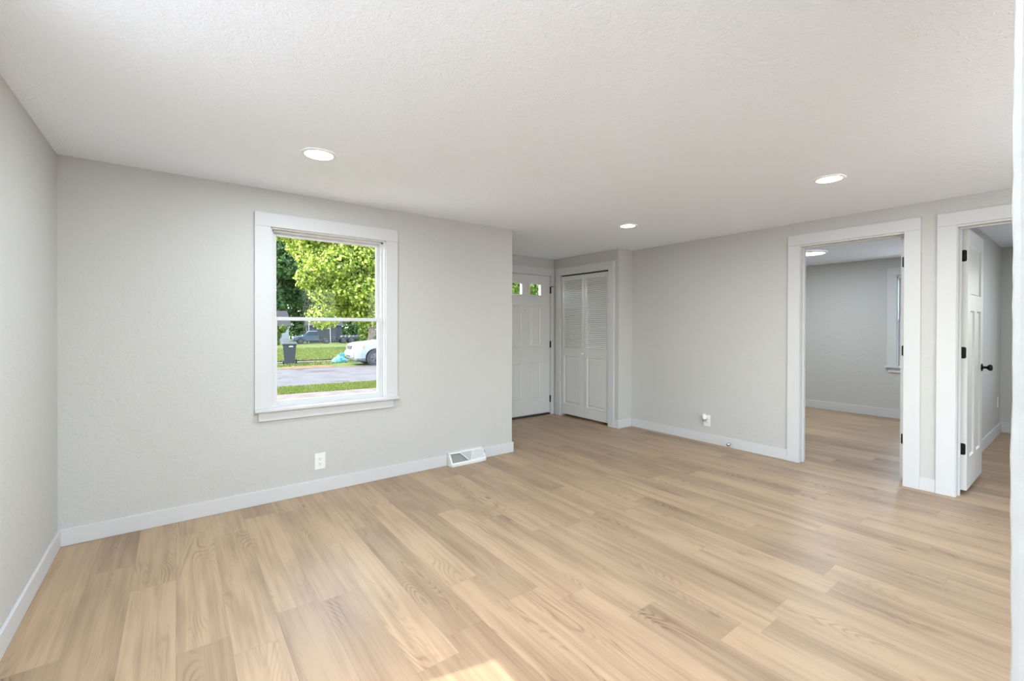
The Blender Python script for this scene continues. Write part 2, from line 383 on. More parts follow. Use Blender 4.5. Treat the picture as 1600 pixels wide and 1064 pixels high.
# room behind the camera
struct('wall_back', wall_y(YK-0.15, YK, XL-0.15, XB, [(-0.2, 3.0, 0.4, 2.15), (3.7, 4.6, 0.4, 2.15)]), M['wall'], 'grey wall behind the viewer', 'wall')
def near_wall():
    bm = bmesh.new(); n = 90; rr = random.Random(11)
    x0, x1, y0, y1 = 0.90, 1.55, -0.12, 0.0722
    prev = None; ox = oy = 0
    for i in range(n+1):
        z = H*i/n
        ox = ox*0.75 + rr.uniform(-0.0009, 0.0009); oy = oy*0.75 + rr.uniform(-0.0009, 0.0009)
        lean = 0.0
        ring = [bm.verts.new(p) for p in ((x0+ox*0.3, y0, z), (x0+ox, y1-0.008+oy*0.4+lean, z), (x0+0.003+ox, y1-0.002+oy+lean, z), (x0+0.012+ox*0.5, y1+oy+lean, z), (x1, y1, z), (x1, y0, z))]
        if prev:
            for k in range(6): bm.faces.new((prev[k], prev[(k+1) % 6], ring[(k+1) % 6], ring[k]))
        else: bm.faces.new(ring[::-1])
        prev = ring
    bm.faces.new(prev); return bm
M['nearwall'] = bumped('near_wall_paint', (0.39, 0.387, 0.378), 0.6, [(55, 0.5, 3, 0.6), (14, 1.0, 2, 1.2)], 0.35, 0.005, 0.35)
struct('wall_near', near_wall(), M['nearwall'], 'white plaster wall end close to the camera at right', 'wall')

# ------------------------------------------------------------------ baseboards
T = 0.014
def board(name, boxes, label):
    struct(name, B(*boxes), M['trim'], label, 'baseboard', bevel=0.003)
VX0, VX1 = 2.012, 2.395
board('baseboard_front', [(XL, VX0-0.004, YF-T, YF, 0, 0.102), (VX1+0.006, XE+T, YF-T, YF, 0, 0.102), (XE, XE+T, YF, YD, 0, 0.102)], 'white baseboard under the front window wall')
board('baseboard_left', [(XL, XL+T, YK, YF-T, 0, 0.102)], 'white baseboard along the left wall')
board('baseboard_closet', [(XC-T, XC, YC-T, 3.764, 0, 0.102), (XC, XR-T, YC-T, YC, 0, 0.102)], 'short white baseboard turning the closet corner')
board('baseboard_right', [(XR-T, XR, 1.835, YC-T, 0, 0.102), (XR-T, XR, 0.772, 0.866, 0, 0.102)], 'white baseboard along the long right wall')
board('baseboard_bedroom', [(XB-T, XB, 0.86, YC, 0, 0.125)], 'white baseboard on the bedroom far wall')
board('baseboard_bedroom_side', [(XR+RW+0.02, XB-T, 0.86, 0.86+T, 0, 0.125)], 'white baseboard behind the bedroom door')
board('baseboard_small_room', [(XR+RW, XB, 0.745-T, 0.745, 0, 0.125), (XB-T, XB, -1.4, 0.745-T, 0, 0.125)], 'white baseboard in the right hand room')

# ------------------------------------------------------------------ casings
CT = 0.018
def casing_x(name, xw, ya, yb, ztop, cw, label, ya_out=None, yb_out=None, head=0.103, ext=0.0):
    """flat casing on a wall facing -X around an opening ya..yb"""
    a = ya-cw if ya_out is None else ya_out; b = yb+cw if yb_out is None else yb_out
    bm = B((xw-CT, xw, a, ya, 0, ztop), (xw-CT, xw, yb, b, 0, ztop), (xw-CT-0.0015, xw, a-ext, b+ext, ztop, ztop+head))
    return struct(name, bm, M['trim'], label, 'door casing', bevel=0.0025)
casing_x('trim_1', XR, D1A+0.004, D1B-0.004, DZ-0.003, 0.10, 'wide flat white casing around the left open doorway', 0.866, 1.835, 0.1)
casing_x('trim_2', XR, D2A+0.004, D2B-0.004, DZ-0.003, 0.10, 'wide flat white casing around the right open doorway', -0.195, 0.772, 0.1)
casing_x('trim_3', XC, CY0, CY1, 2.047, 0.094, 'white casing around the louvered closet doors', 3.764, 4.862, 0.107)
struct('trim_4', B((DX1+0.002, XC-0.002, YD-CT, YD, 0, 2.052), (DX0-0.10, DX0-0.002, YD-CT, YD, 0, 2.052), (DX0-0.10, XC-0.002, YD-CT-0.0015, YD, 2.052, 2.156)),
       M['trim'], 'white casing around the front entry door', 'door casing', bevel=0.0025)

def jamb(name, ya, yb, stop_x, label):
    """lining of an opening through the right wall; steps of the stop show inside"""
    j = 0.018; x0, x1 = XR-0.004, XR+RW+0.004; s = 0.011
    bm = B((x0, x1, ya-0.001, ya+j, 0, DZ-j), (x0, x1, yb-j, yb+0.001, 0, DZ-j), (x0, x1, ya-0.001, yb+0.001, DZ-j, DZ+0.001),
           (stop_x-0.032, stop_x, ya+j, ya+j+s, 0, DZ-j-s), (stop_x-0.032, stop_x, yb-j-s, yb-j, 0, DZ-j-s), (stop_x-0.032, stop_x, ya+j, yb-j, DZ-j-s, DZ-j))
    return struct(name, bm, M['trim'], label, 'door jamb', bevel=0.0015)
j1 = jamb('trim_5', D1A-0.018+0.004, D1B+0.012, XR+RW-0.036, 'white jamb lining of the left open doorway')
j2 = jamb('trim_6', D2A-0.014, D2B+0.010, XR+RW-0.036, 'white jamb lining of the right open doorway')
obj('strike_plate', B((XR+RW-0.033, XR+RW-0.004, D1B-0.0075, D1B-0.0055, 0.915, 0.985)), M['steel'], j1, 0.001)
# inner-side casings in the back rooms
struct('trim_7', B((XR+RW, XR+RW+CT, D1B+0.01, D1B+0.10, 0, DZ+0.09), (XR+RW, XR+RW+CT, 0.875, D1B+0.01, DZ, DZ+0.09)), M['trim'], 'bedroom side casing of the left doorway', 'door casing')

# ------------------------------------------------------------------ window_1 (front)
def casing_window(root):
    x0, x1, z0, z1 = WIN1
    f = obj('window_casing', B((0.442, 0.548, YF-CT, YF, 0.695, 2.026), (1.417, 1.521, YF-CT, YF, 0.695, 2.026), (0.442, 1.521, YF-CT-0.0015, YF, 2.026, 2.127)), M['trim'], root, 0.0025)
    obj('window_sill', B((0.440, 1.527, YF-0.048, YF, 0.675, 0.695), (x0, x1, YF, YF+0.05, 0.675, 0.695)), M['trim'], root, 0.003)
    obj('apron', B((0.467, 1.482, YF-CT, YF, 0.605, 0.675)), M['trim'], root, 0.002)
    # reveal / jamb liner
    t = 0.012
    obj('window_jamb', B((x0, x0+t, YF-0.002, YF+0.15, 0.695, z1), (x1-t, x1, YF-0.002, YF+0.15, 0.695, z1), (x0, x1, YF-0.002, YF+0.15, z1-t, z1), (x0, x1, YF+0.05, YF+0.165, z0, 0.70)), M['vinyl'], root, 0.001)
def sash(name, root, x0, x1, z0, z1, y0, y1, st, top, bot, ax='Y'):
    def bx(a, b, c, d):
        return (a, b, y0, y1, c, d) if ax == 'Y' else (y0, y1, a, b, c, d)
    s = obj(name, B(bx(x0, x0+st, z0, z1), bx(x1-st, x1, z0, z1), bx(x0+st, x1-st, z1-top, z1), bx(x0+st, x1-st, z0, z0+bot)), M['vinyl'], root, 0.003)
    ym = (y0+y1)/2
    y0_, y1_ = ym-0.002, ym+0.002
    g = obj('glass_pane', B((x0+st-0.004, x1-st+0.004, y0_, y1_, z0+bot-0.004, z1-top+0.004) if ax == 'Y' else (y0_, y1_, x0+st-0.004, x1-st+0.004, z0+bot-0.004, z1-top+0.004)), M['glass'], s)
    return s
w1 = empty('window_1', (0.98, YF, 0.68), label='white double hung window looking onto the street', cat='window', kind='structure')
def wroot(o, loc): # keep world coordinates for children built in place
    for c in COL.objects:
        if c.parent is o: c.matrix_parent_inverse = o.matrix_world.inverted()
casing_window(w1)
# frame tracks
obj('window_frame', B((0.557, 0.572, YF+0.04, YF+0.12, 0.70, 2.018), (1.393, 1.408, YF+0.04, YF+0.12, 0.70, 2.018), (0.557, 1.408, YF+0.04, YF+0.12, 2.003, 2.018), (0.557, 1.408, YF+0.035, YF+0.12, 0.695, 0.706)), M['vinyl'], w1, 0.001)
sash('upper_sash', w1, 0.568, 1.397, 1.340, 2.008, YF+0.083, YF+0.110, 0.030, 0.028, 0.028)
ls = sash('lower_sash', w1, 0.566, 1.399, 0.704, 1.368, YF+0.048, YF+0.076, 0.032, 0.026, 0.034)

# ------------------------------------------------------------------ window_2 (bedroom far wall)
w2 = empty('window_2', (XB, 1.34, 0.745), label='white window on the bedroom far wall seen through left doorway', cat='window', kind='structure')
obj('window_casing', B((XB-CT, XB, 1.747, 1.853, 0.745, 2.045), (XB-CT, XB, 0.885, 0.933, 0.745, 2.045), (XB-CT-0.0015, XB, 0.885, 1.853, 2.045, 2.150)), M['trim'], w2, 0.0025)
obj('window_sill', B((XB-0.05, XB+0.04, 0.90, 1.872, 0.722, 0.745)), M['trim'], w2, 0.003)
obj('apron', B((XB-CT, XB, 0.90, 1.838, 0.655, 0.722)), M['trim'], w2, 0.003)
obj('window_frame', B((XB-0.002, XB+0.12, 1.735, 1.75, 0.745, 2.02), (XB-0.002, XB+0.12, 0.93, 0.945, 0.745, 2.02), (XB-0.002, XB+0.12, 0.93, 1.75, 2.005, 2.02)), M['vinyl'], w2, 0.001)
sash('upper_sash', w2, 0.945, 1.735, 1.38, 2.005, XB+0.075, XB+0.10, 0.03, 0.03, 0.03, 'X')
sash('lower_sash', w2, 0.945, 1.735, 0.75, 1.42, XB+0.04, XB+0.066, 0.035, 0.03, 0.04, 'X')

def back_window(n, axis, a, b, z0, z1, w, label):
    """simple windows outside the frame; all but the sun patch one are added for daylight"""
    r = empty('window_%d' % n, label=label, cat='window', kind='structure')
    if axis == 'X':   # opening in the left wall, runs along Y
        x = XL
        obj('window_casing', B((x, x+CT, a-0.1, a, z0, z1), (x, x+CT, b, b+0.1, z0, z1), (x, x+CT, a-0.1, b+0.1, z1, z1+0.1), (x, x+0.045, a-0.1, b+0.1, z0-0.02, z0)), M['trim'], r, 0.002)
        sash('window_sash', r, a, b, z0, z1, x-0.11, x-0.08, 0.035, 0.03, 0.035, 'X')
    else:
        y = YK
        obj('window_casing', B((a-0.1, a, y, y+CT, z0, z1), (b, b+0.1, y, y+CT, z0, z1), (a-0.1, b+0.1, y, y+CT, z1, z1+0.1), (a-0.1, b+0.1, y, y+0.045, z0-0.02, z0)), M['trim'], r, 0.002)
        m = (a+b)/2
        sash('window_sash', r, a, m, z0, z1, y-0.11, y-0.08, 0.035, 0.03, 0.035)
        sash('window_sash', r, m, b, z0, z1, y-0.11, y-0.08, 0.035, 0.03, 0.035)
back_window(3, 'X', 1.20, 1.85, 0.7, 2.03, 0.1, 'window on the left wall letting sun onto the floor')
back_window(4, 'X', -2.6, -0.5, 0.06, 2.08, 0.1, 'added unseen left window behind the viewer for more daylight')  # added for daylight and sun bounce off the floor
back_window(6, 'Y', 3.7, 4.6, 0.4, 2.15, 0.1, 'added unseen hall window behind the viewer for more daylight')  # added at the hall end to let in more daylight
back_window(5, 'Y', -0.2, 3.0, 0.4, 2.15, 0.1, 'added unseen wide window behind the viewer for more daylight')  # added to bring broad daylight from behind the viewer

# ------------------------------------------------------------------ door_1 entry door
def inset_panel(bm, plane, a0, a1, z0, z1, d, kind='emboss', w=0.022, sign=-1):
    """raised moulding ring + raised field on a face. plane = ('Y', y) or ('X', x); a = other horizontal axis"""
    ax, p = plane
    def P(a, z, h):
        return (a, p+sign*h, z) if ax == 'Y' else (p+sign*h, a, z)
    def ring(m, h): return [(a0+m, z0+m, h), (a1-m, z0+m, h), (a1-m, z1-m, h), (a0+m, z1-m, h)]
    if kind == 'emboss': prof = [(0, 0.0), (w*0.35, d), (w*0.7, d*0.2), (w, -d*0.4), (w*1.7, -d*0.4), (w*2.3, d*0.5)]
    elif kind == 'raised': prof = [(0, 0.0), (w*0.25, 0.004), (w*0.45, -d), (w*0.7, -d), (w*1.6, -d*0.25)]
    else: prof = [(0, 0.0), (w*0.2, -d*0.5), (w*0.4, -d)]
    rs = [[bm.verts.new(P(a, z, h)) for a, z, h in ring(m, h)] for m, h in prof]
    for q, s in zip(rs, rs[1:]):
        for i in range(4): bm.faces.new((q[i], q[(i+1) % 4], s[(i+1) % 4], s[i]))
    bm.faces.new(rs[-1])
    return bm
def face_grid(bm, plane, a0, a1, z0, z1, holes):
    """flat face with rectangular holes (a, b, za, zb)"""
    ax, p = plane
    A = sorted({a0, a1} | {h[0] for h in holes} | {h[1] for h in holes}); Z = sorted({z0, z1} | {h[2] for h in holes} | {h[3] for h in holes})
    vs = {}
    def V(a, z):
        if (a, z) not in vs: vs[(a, z)] = bm.verts.new((a, p, z) if ax == 'Y' else (p, a, z))
        return vs[(a, z)]
    for i in range(len(A)-1):
        for k in range(len(Z)-1):
            ca, cz = (A[i]+A[i+1])/2, (Z[k]+Z[k+1])/2
            if any(h[0] < ca < h[1] and h[2] < cz < h[3] for h in holes): continue
            bm.faces.new((V(A[i], Z[k]), V(A[i+1], Z[k]), V(A[i+1], Z[k+1]), V(A[i], Z[k+1])))
d1 = empty('door_1', (DX1, YD, 0), label='white paneled front entry door with two small top lites', cat='door', kind='structure')
cols = [(3.69, 3.90), (4.04, 4.25)]
lz = (1.755, 1.915)
holes = [(a, b, *lz) for a, b in cols] + [(a, b, z0, z1) for a, b in cols for z0, z1 in ((1.0, 1.605), (0.265, 0.785))]
bm = bmesh.new(); yf = YD+0.012
dx0, dx1, dz0, dz1 = DX0+0.003, DX1-0.003, 0.03, 2.046
face_grid(bm, ('Y', yf), dx0, dx1, dz0, dz1, holes)
face_grid(bm, ('Y', yf+0.045), dx0, dx1, dz0, dz1, holes[:2])
for a, b, c, d in ((dx0, dx0, dz0, dz1), (dx1, dx1, dz0, dz1)):
    bm.faces.new([bm.verts.new(p) for p in ((a, yf, c), (a, yf+0.045, c), (a, yf+0.045, d), (a, yf, d))])
for z in (dz0, dz1):
    bm.faces.new([bm.verts.new(p) for p in ((dx0, yf, z), (dx1, yf, z), (dx1, yf+0.045, z), (dx0, yf+0.045, z))])
for a, b, z0, z1 in holes[2:]: inset_panel(bm, ('Y', yf), a, b, z0, z1, 0.005, 'emboss', 0.02)
for a, b, z0, z1 in holes[:2]:
    for q in (((a, z0), (b, z0)), ((b, z0), (b, z1)), ((b, z1), (a, z1)), ((a, z1), (a, z0))):
        (x0, z0_), (x1, z1_) = q
        bm.faces.new([bm.verts.new(p) for p in ((x0, yf, z0_), (x1, yf, z1_), (x1, yf+0.045, z1_), (x0, yf+0.045, z0_))])
dl = obj('door_slab', bm, M['door'], d1)
for a, b in cols:
    m = 0.032
    fr = obj('lite_frame', B((a-m, a+0.004, yf-0.010, yf, lz[0]-m*0.8, lz[1]+m*0.8), (b-0.004, b+m, yf-0.010, yf, lz[0]-m*0.8, lz[1]+m*0.8), (a+0.004, b-0.004, yf-0.010, yf, lz[1]-0.004, lz[1]+m*0.8), (a+0.004, b-0.004, yf-0.010, yf, lz[0]-m*0.8, lz[0]+0.004)), M['door'], d1, 0.003)
    obj('glass_pane', B((a, b, yf+0.02, yf+0.024, *lz)), M['glass'], fr)
bm = bmesh.new(); lathe(bm, [(0.0, -0.002), (0.009, -0.002), (0.009, 0.004), (0.005, 0.006), (0.0, 0.004)], (3.955, yf, 1.53), '-Y', 16)
obj('peephole', bm, M['chrome'], d1)
bm = bmesh.new(); lathe(bm, [(0.0, 0), (0.032, 0), (0.032, 0.006), (0.012, 0.012), (0.012, 0.035), (0.026, 0.045), (0.028, 0.06), (0.018, 0.07), (0.0, 0.072)], (3.575, yf, 0.95), '-Y', 24)
obj('door_knob', bm, M['black'], d1, smooth=True)
def hinge_entry(z, tall=False):
    bm = bmesh.new(); cyl(bm, (DX1+0.004, YD-0.010, z-0.05), (DX1+0.004, YD-0.010, z+0.05), 0.0075, n=12)
    box(bm, DX1-0.004, DX1+0.012, YD-0.006, YD+0.010, z-0.05, z+0.05)
    if tall: box(bm, DX1+0.004, DX1+0.045, YD-0.03, YD-0.0195, z+0.045, z+0.055); cyl(bm, (DX1+0.004, YD-0.02, z+0.045), (DX1+0.004, YD-0.02, z+0.056), 0.010, n=12)
    obj('hinge', bm, M['black'], d1)
for z, tl in ((1.842, True), (1.037, False), (0.23, False)): hinge_entry(z, tl)
struct('trim_8', B((DX0, DX1, YD-0.004, YD+0.15, 0.0005, 0.022)), M['threshold'], 'dark threshold under the front entry door', 'threshold')
struct('trim_9', B((DX0-0.012, DX0, YD+0.001, YD+0.15, 0, 2.055), (DX1, DX1+0.012, YD+0.001, YD+0.15, 0, 2.055), (DX0-0.01, DX1+0.01, YD+0.001, YD+0.15, 2.049, 2.06),
                  (DX0-0.01, DX0+0.012, YD+0.060, YD+0.09, 0, 2.05), (DX1-0.012, DX1+0.01, YD+0.060, YD+0.09, 0, 2.05)), M['trim'], 'white jamb of the front entry door', 'door jamb')

# ------------------------------------------------------------------ door_2 closet bifold
d2 = empty('door_2', (XC, 4.305, 0), label='white bifold closet doors with louvered tops', cat='door', kind='structure')
def bifold(y0, y1, knob):
    xf = XC+0.006; th = 0.028; z0, z1 = 0.036, 2.028; st = 0.046
    root = None
    a, b = y0+st, y1-st
    bm = B((xf, xf+th, y0, a, z0, z1), (xf, xf+th, b, y1, z0, z1), (xf, xf+th, a, b, 1.958, z1), (xf, xf+th, a, b, 0.885, 0.998), (xf, xf+th, a, b, z0, 0.178))
    leaf = obj('door_leaf', bm, M['door'], d2, 0.002)
    n = 37; bm = bmesh.new()
    for i in range(n):
        z = 1.000 + (0.956)*(i+0.5)/n
        # tilted slat: top edge inward, bottom edge outward
        h, t = 0.0118, 0.0055
        pts = [(xf+0.004, z-h), (xf+0.0005, z-h+0.004), (xf+0.0135, z+h-0.001), (xf+0.018, z+h-0.004)]
        va = [bm.verts.new((x, a-0.003, zz)) for x, zz in pts]; vb = [bm.verts.new((x, b+0.003, zz)) for x, zz in pts]
        bm.faces.new(va); bm.faces.new(vb[::-1])
        for k in range(4): bm.faces.new((va[k], va[(k+1) % 4], vb[(k+1) % 4], vb[k]))
    obj('louvers', bm, M['louver'], leaf)
    bm = bmesh.new(); inset_panel(bm, ('X', xf), a, b, 0.178, 0.885, 0.012, 'raised', 0.03)
    box(bm, xf+0.016, xf+0.022, a, b, 0.178, 0.885)
    obj('raised_panel', bm, M['door'], leaf)
    if knob is not None:
        bm = bmesh.new(); lathe(bm, [(0.0, 0), (0.010, 0), (0.007, 0.006), (0.007, 0.012), (0.015, 0.018), (0.017, 0.026), (0.012, 0.033), (0.0, 0.035)], (xf, knob, 0.922), '-X', 20)
        obj('knob', bm, M['plastic'], leaf, smooth=True)
bifold(3.864, 4.302, None); bifold(4.308, 4.752, 4.322)
struct('trim_10', B((XC+0.002, XC+0.05, CY0, CY1, 2.034, 2.045)), M['dark'], 'dark bifold track above the closet doors', 'track')
struct('trim_11', B((XC+0.0, XC+0.10, CY0-0.001, CY0+0.004, 0, 2.045), (XC, XC+0.10, CY1-0.004, CY1+0.001, 0, 2.045)), M['trim'], 'thin white jamb inside the closet opening', 'door jamb')

# ------------------------------------------------------------------ door_4 (open three panel door, right doorway)
def shaker_leaf(name, root, origin, direction, L, th, faces_side, sgn):
    pass
d4 = empty('door_4', (XR+RW+0.02, 0.655, 0), label='white three panel door standing open in right doorway', cat='door', kind='structure')
x0, x1, ya, yb, z0, z1 = 4.908, 5.655, 0.620, 0.655, 0.028, 2.072
pan = [(5.018, 5.545, 1.562, 1.958), (5.018, 5.205, 0.272, 1.435), (5.335, 5.545, 0.272, 1.435)]
pan = [(5.03, 5.535, 1.562, 1.958), (5.03, 5.225, 0.272, 1.435), (5.34, 5.535, 0.272, 1.435)]
bm = bmesh.new()
for y, sg in ((ya, -1), (yb, 1)):
    face_grid(bm, ('Y', y), x0, x1, z0, z1, pan)
    for p in pan: inset_panel(bm, ('Y', y), *p, 0.010, 'flat', 0.03, sg)
for xx in (x0, x1): bm.faces.new([bm.verts.new(p) for p in ((xx, ya, z0), (xx, yb, z0), (xx, yb, z1), (xx, ya, z1))])
for zz in (z0, z1): bm.faces.new([bm.verts.new(p) for p in ((x0, ya, zz), (x1, ya, zz), (x1, yb, zz), (x0, yb, zz))])
obj('door_slab', bm, M['door'], d4)
def knob_on(root, x, y, z, axis):
    bm = bmesh.new(); lathe(bm, [(0.0, 0), (0.033, 0), (0.033, 0.004), (0.028, 0.009), (0.012, 0.011), (0.0105, 0.030), (0.016, 0.036), (0.026, 0.045), (0.028, 0.056), (0.022, 0.066), (0.0, 0.069)], (x, y, z), axis, 28)
    return obj('door_knob', bm, M['black'], root, smooth=True)
knob_on(d4, 5.595, ya, 0.955, '-Y'); knob_on(d4, 5.595, yb, 0.955, 'Y')
def leaf_hinge(root, x, y0, y1, z0, z1, pin, sx=-1):
    """hinge leaf let into the door edge (rounded outer corners) with its pin"""
    bm = bmesh.new(); r = 0.012; n = 5
    pts = [(pin, z0), ]
    far = y0 if abs(pin-y1) < abs(pin-y0) else y1
    s = 1 if far > pin else -1
    c = [(far-s*r, z0+r, -90), (far-s*r, z1-r, 0)]
    pts = [(pin, z0)]
    for k in range(n+1):
        t = R(-90+90*k/n); pts.append((far-s*r + s*r*math.cos(t), z0+r + r*math.sin(t)))
    for k in range(n+1):
        t = R(90*k/n); pts.append((far-s*r + s*r*math.cos(t), z1-r + r*math.sin(t)))
    pts.append((pin, z1))
    prism_x(bm, pts, x, x+sx*0.0025)
    h = (z1-z0)/5
    for k in range(5): cyl(bm, (x+sx*0.004, pin, z0+k*h+0.0008), (x+sx*0.004, pin, z0+(k+1)*h-0.0008), 0.0062, n=12)
    return obj('hinge', bm, M['black'], root)
for z in (1.862, 1.104, 0.350): leaf_hinge(d4, x0-0.0005, 0.626, 0.665, z-0.045, z+0.045, 0.668)
for z in (1.862, 1.104, 0.350): 
    obj('hinge_leaf', B((XR+RW-0.034, x0-0.006, 0.6545, 0.6570, z-0.045, z+0.045)), M['black'], d4)
# ------------------------------------------------------------------ door_3 (bedroom door folded back against its wall)
d3 = empty('door_3', (XR+RW+0.02, 0.98, 0), label='white bedroom door opened flat back, only its hinge edge visible', cat='door', kind='structure')
x0, x1, ya, yb = 4.905, 5.665, 0.985, 1.019
bm = bmesh.new()
for y, sg in ((ya, -1), (yb, 1)):
    pn = [(5.03, 5.54, 1.562, 1.958), (5.03, 5.23, 0.272, 1.435), (5.34, 5.54, 0.272, 1.435)]
    face_grid(bm, ('Y', y), x0, x1, z0, z1, pn)
    for p in pn: inset_panel(bm, ('Y', y), *p, 0.010, 'flat', 0.03, sg)
for xx in (x0, x1): bm.faces.new([bm.verts.new(p) for p in ((xx, ya, z0), (xx, yb, z0), (xx, yb, z1), (xx, ya, z1))])
for zz in (z0, z1): bm.faces.new([bm.verts.new(p) for p in ((x0, ya, zz), (x1, ya, zz), (x1, yb, zz), (x0, yb, zz))])
obj('door_slab', bm, M['door'], d3)
knob_on(d3, 5.605, yb, 0.955, 'Y')
for z in (1.853, 1.104, 0.358): leaf_hinge(d3, x0-0.0005, 0.988, 1.012, z-0.045, z+0.045, 0.982)

# ------------------------------------------------------------------ recessed lights
def disc_lamp(x, y, r, label, group, power, lens=0.8, drop=0.006):
    root = empty('recessed_light', (x, y, H), label=label, cat='ceiling light', group=group)
    bm = bmesh.new(); lathe(bm, [(r*lens, -0.001), (r*lens, -drop*0.7), (r*lens+0.003, -drop), (r*0.97, -drop*0.8), (r, -0.001)], (0, 0, 0), 'Z', 48)
    obj('trim_ring', bm, M['plastic'], root, smooth=True)
    bm = bmesh.new(); lathe(bm, [(0, -drop*0.55), (r*lens, -drop*0.55), (r*lens, -0.001), (0, -0.001)], (0, 0, 0), 'Z', 48)
    obj('lens', bm, M['lens'], root)
    l = bpy.data.lights.new('lamp_light', 'AREA'); l.shape = 'DISK'; l.size = r*2*lens; l.energy = power; l.color = (0.82, 0.92, 1.0)
    lo = bpy.data.objects.new('lamp_light', l); COL.objects.link(lo); lo.parent = root; lo.location = (0, 0, -drop-0.004)
    return root
G = 'slim round downlights in the main ceiling'
disc_lamp(0.66, 2.748, 0.096, 'lit round ceiling downlight above the front window', G, LAMP_W)
disc_lamp(3.51, 1.105, 0.092, 'lit round ceiling downlight near the open doorways', G, LAMP_W)
disc_lamp(3.56, 2.82, 0.088, 'small distant lit ceiling downlight nearest the closet', G, LAMP_W*0.22)
disc_lamp(0.66, 0.95, 0.092, 'ceiling downlight just above the top of the view', G, LAMP_W*2.2)
disc_lamp(0.9, -1.6, 0.092, 'added unseen ceiling downlight behind the viewer', G, LAMP_W)  # unseen lamp added to raise the room brightness
disc_lamp(6.78, 2.36, 0.20, 'wide flat lit ceiling disc seen through left doorway', 'back room ceiling discs', LAMP_W*1.7, 0.9, 0.02)

disc_lamp(6.6, -0.4, 0.20, 'added unseen ceiling disc brightening the right hand room', 'back room ceiling discs', LAMP_W*1.1, 0.9, 0.02)  # unseen lamp added to lift the dark side room
def fill_globe_lamp(x, y, z, r, power, label):  # unseen globe fixtures, added as fill light for ceiling and walls
    root = empty('fill_globe', (x, y, H), label=label, cat='ceiling light')
    bm = bmesh.new(); lathe(bm, [(0, -0.001), (0.07, -0.001), (0.07, -0.02), (0.012, -0.03), (0.012, z-H+r+0.01), (0.045, z-H+r), (0.045, z-H+r-0.012), (0, z-H+r-0.012)], (0, 0, 0), 'Z', 32)
    obj('canopy', bm, M['black'], root, smooth=True)
    bm = bmesh.new(); lathe(bm, [(r*math.sin(math.pi*k/20), (z-H)+r*math.cos(math.pi*k/20)) for k in range(21)], (0, 0, 0), 'Z', 32)
    obj('globe', bm, M['globe'], root, smooth=True)
    l = bpy.data.lights.new('lamp_light', 'POINT'); l.shadow_soft_size = r; l.energy = power; l.color = (0.80, 0.91, 1.0)
    lo = bpy.data.objects.new('lamp_light', l); COL.objects.link(lo); lo.parent = root; lo.location = (0, 0, z-H)
fill_globe_lamp(-0.28, 0.48, 1.80, 0.11, 6, 'added unseen globe fill lamp near the viewer')
fill_globe_lamp(3.3, -0.6, 1.80, 0.11, 7, 'added unseen globe fill lamp in the hall at right')
# ------------------------------------------------------------------ outlets
def outlet_face(bm_slots, cx, cz):
    pass
def outlet(x, y, z, face, label, rot):
    """duplex receptacle, local frame: plate in XZ facing -Y"""
    root = empty('electrical_outlet', (x, y, z), rot, label, 'outlet', 'duplex wall outlets')
    pl = obj('cover_plate', B((-0.039, 0.039, -0.0055, 0, -0.0625, 0.0625)), M['plastic'], root, 0.003, seg=3)
    for s in (1, -1):
        bm = bmesh.new(); n = 24; pts = []
        for k in range(n):
            t = 2*math.pi*k/n; pts.append((0.0172*math.cos(t), s*0.0198 + max(-0.0135, min(0.0135, 0.0172*math.sin(t)))))
        prism_y(bm, pts, -0.0078, -0.005)
        rc = obj('receptacle', bm, M['plastic'], root, 0.0006)
        bm = bmesh.new(); cz = s*0.0198
        box(bm, -0.0075, -0.0052, -0.0085, -0.0076, cz-0.002, cz+0.0075); box(bm, 0.0052, 0.0075, -0.0085, -0.0076, cz-0.001, cz+0.0065)
        cyl(bm, (0, -0.0076, cz-0.0085), (0, -0.0085, cz-0.0085), 0.0028, n=10)
        obj('slots', bm, M['dark'], rc)
    bm = bmesh.new(); cyl(bm, (0, -0.005, 0), (0, -0.0065, 0), 0.003, n=12); obj('screw', bm, M['plastic'], root)
    return root
outlet(0.890, YF, 0.243, 0, 'white duplex outlet on front wall below the window', 0)
outlet(XR, 2.659, 0.247, 0, 'white duplex outlet on right wall with freshener plugged in', -math.pi/2)
outlet(7.95, 0.745, 0.395, 0, 'outlet on the side wall of right hand room', 0)
# plug-in air freshener
af = empty('air_freshener', (XR-0.008, 2.672, 0.283), -math.pi/2, 'white plug-in air freshener in the right wall outlet', 'air freshener')
bm = bmesh.new(); lathe(bm, [(0.0, 0.036), (0.012, 0.035), (0.020, 0.026), (0.0225, 0.012), (0.0225, -0.015), (0.019, -0.024), (0.0, -0.026)], (0, -0.030, 0.006), 'Z', 24)
obj('shell', bm, M['plastic'], af, smooth=True)
bm = bmesh.new(); lathe(bm, [(0.0, -0.043), (0.012, -0.043), (0.0165, -0.036), (0.0165, -0.024), (0.0, -0.024)], (0, -0.030, 0.006), 'Z', 20)
obj('refill_bottle', bm, M['steel'], af, smooth=True)
obj('plug_body', B((-0.014, 0.014, -0.014, 0.0, -0.014, 0.014)), M['plastic'], af, 0.003)

# door stop on the right baseboard
ds = empty('door_stop', (XR-T, 2.392, 0.045), -math.pi/2, 'small nickel door stop on the right wall baseboard', 'door stop')
bm = bmesh.new(); lathe(bm, [(0.0, 0), (0.014, 0), (0.014, 0.003), (0.006, 0.006), (0.006, 0.030), (0.0, 0.030)], (0, 0, 0), '-Y', 20); obj('post', bm, M['chrome'], ds, smooth=True)
bm = bmesh.new(); lathe(bm, [(0.0, 0.028), (0.016, 0.030), (0.019, 0.038), (0.017, 0.048), (0.010, 0.055), (0.0, 0.057)], (0, 0, -0.005), '-Y', 24); obj('bumper', bm, M['chrome'], ds, smooth=True)

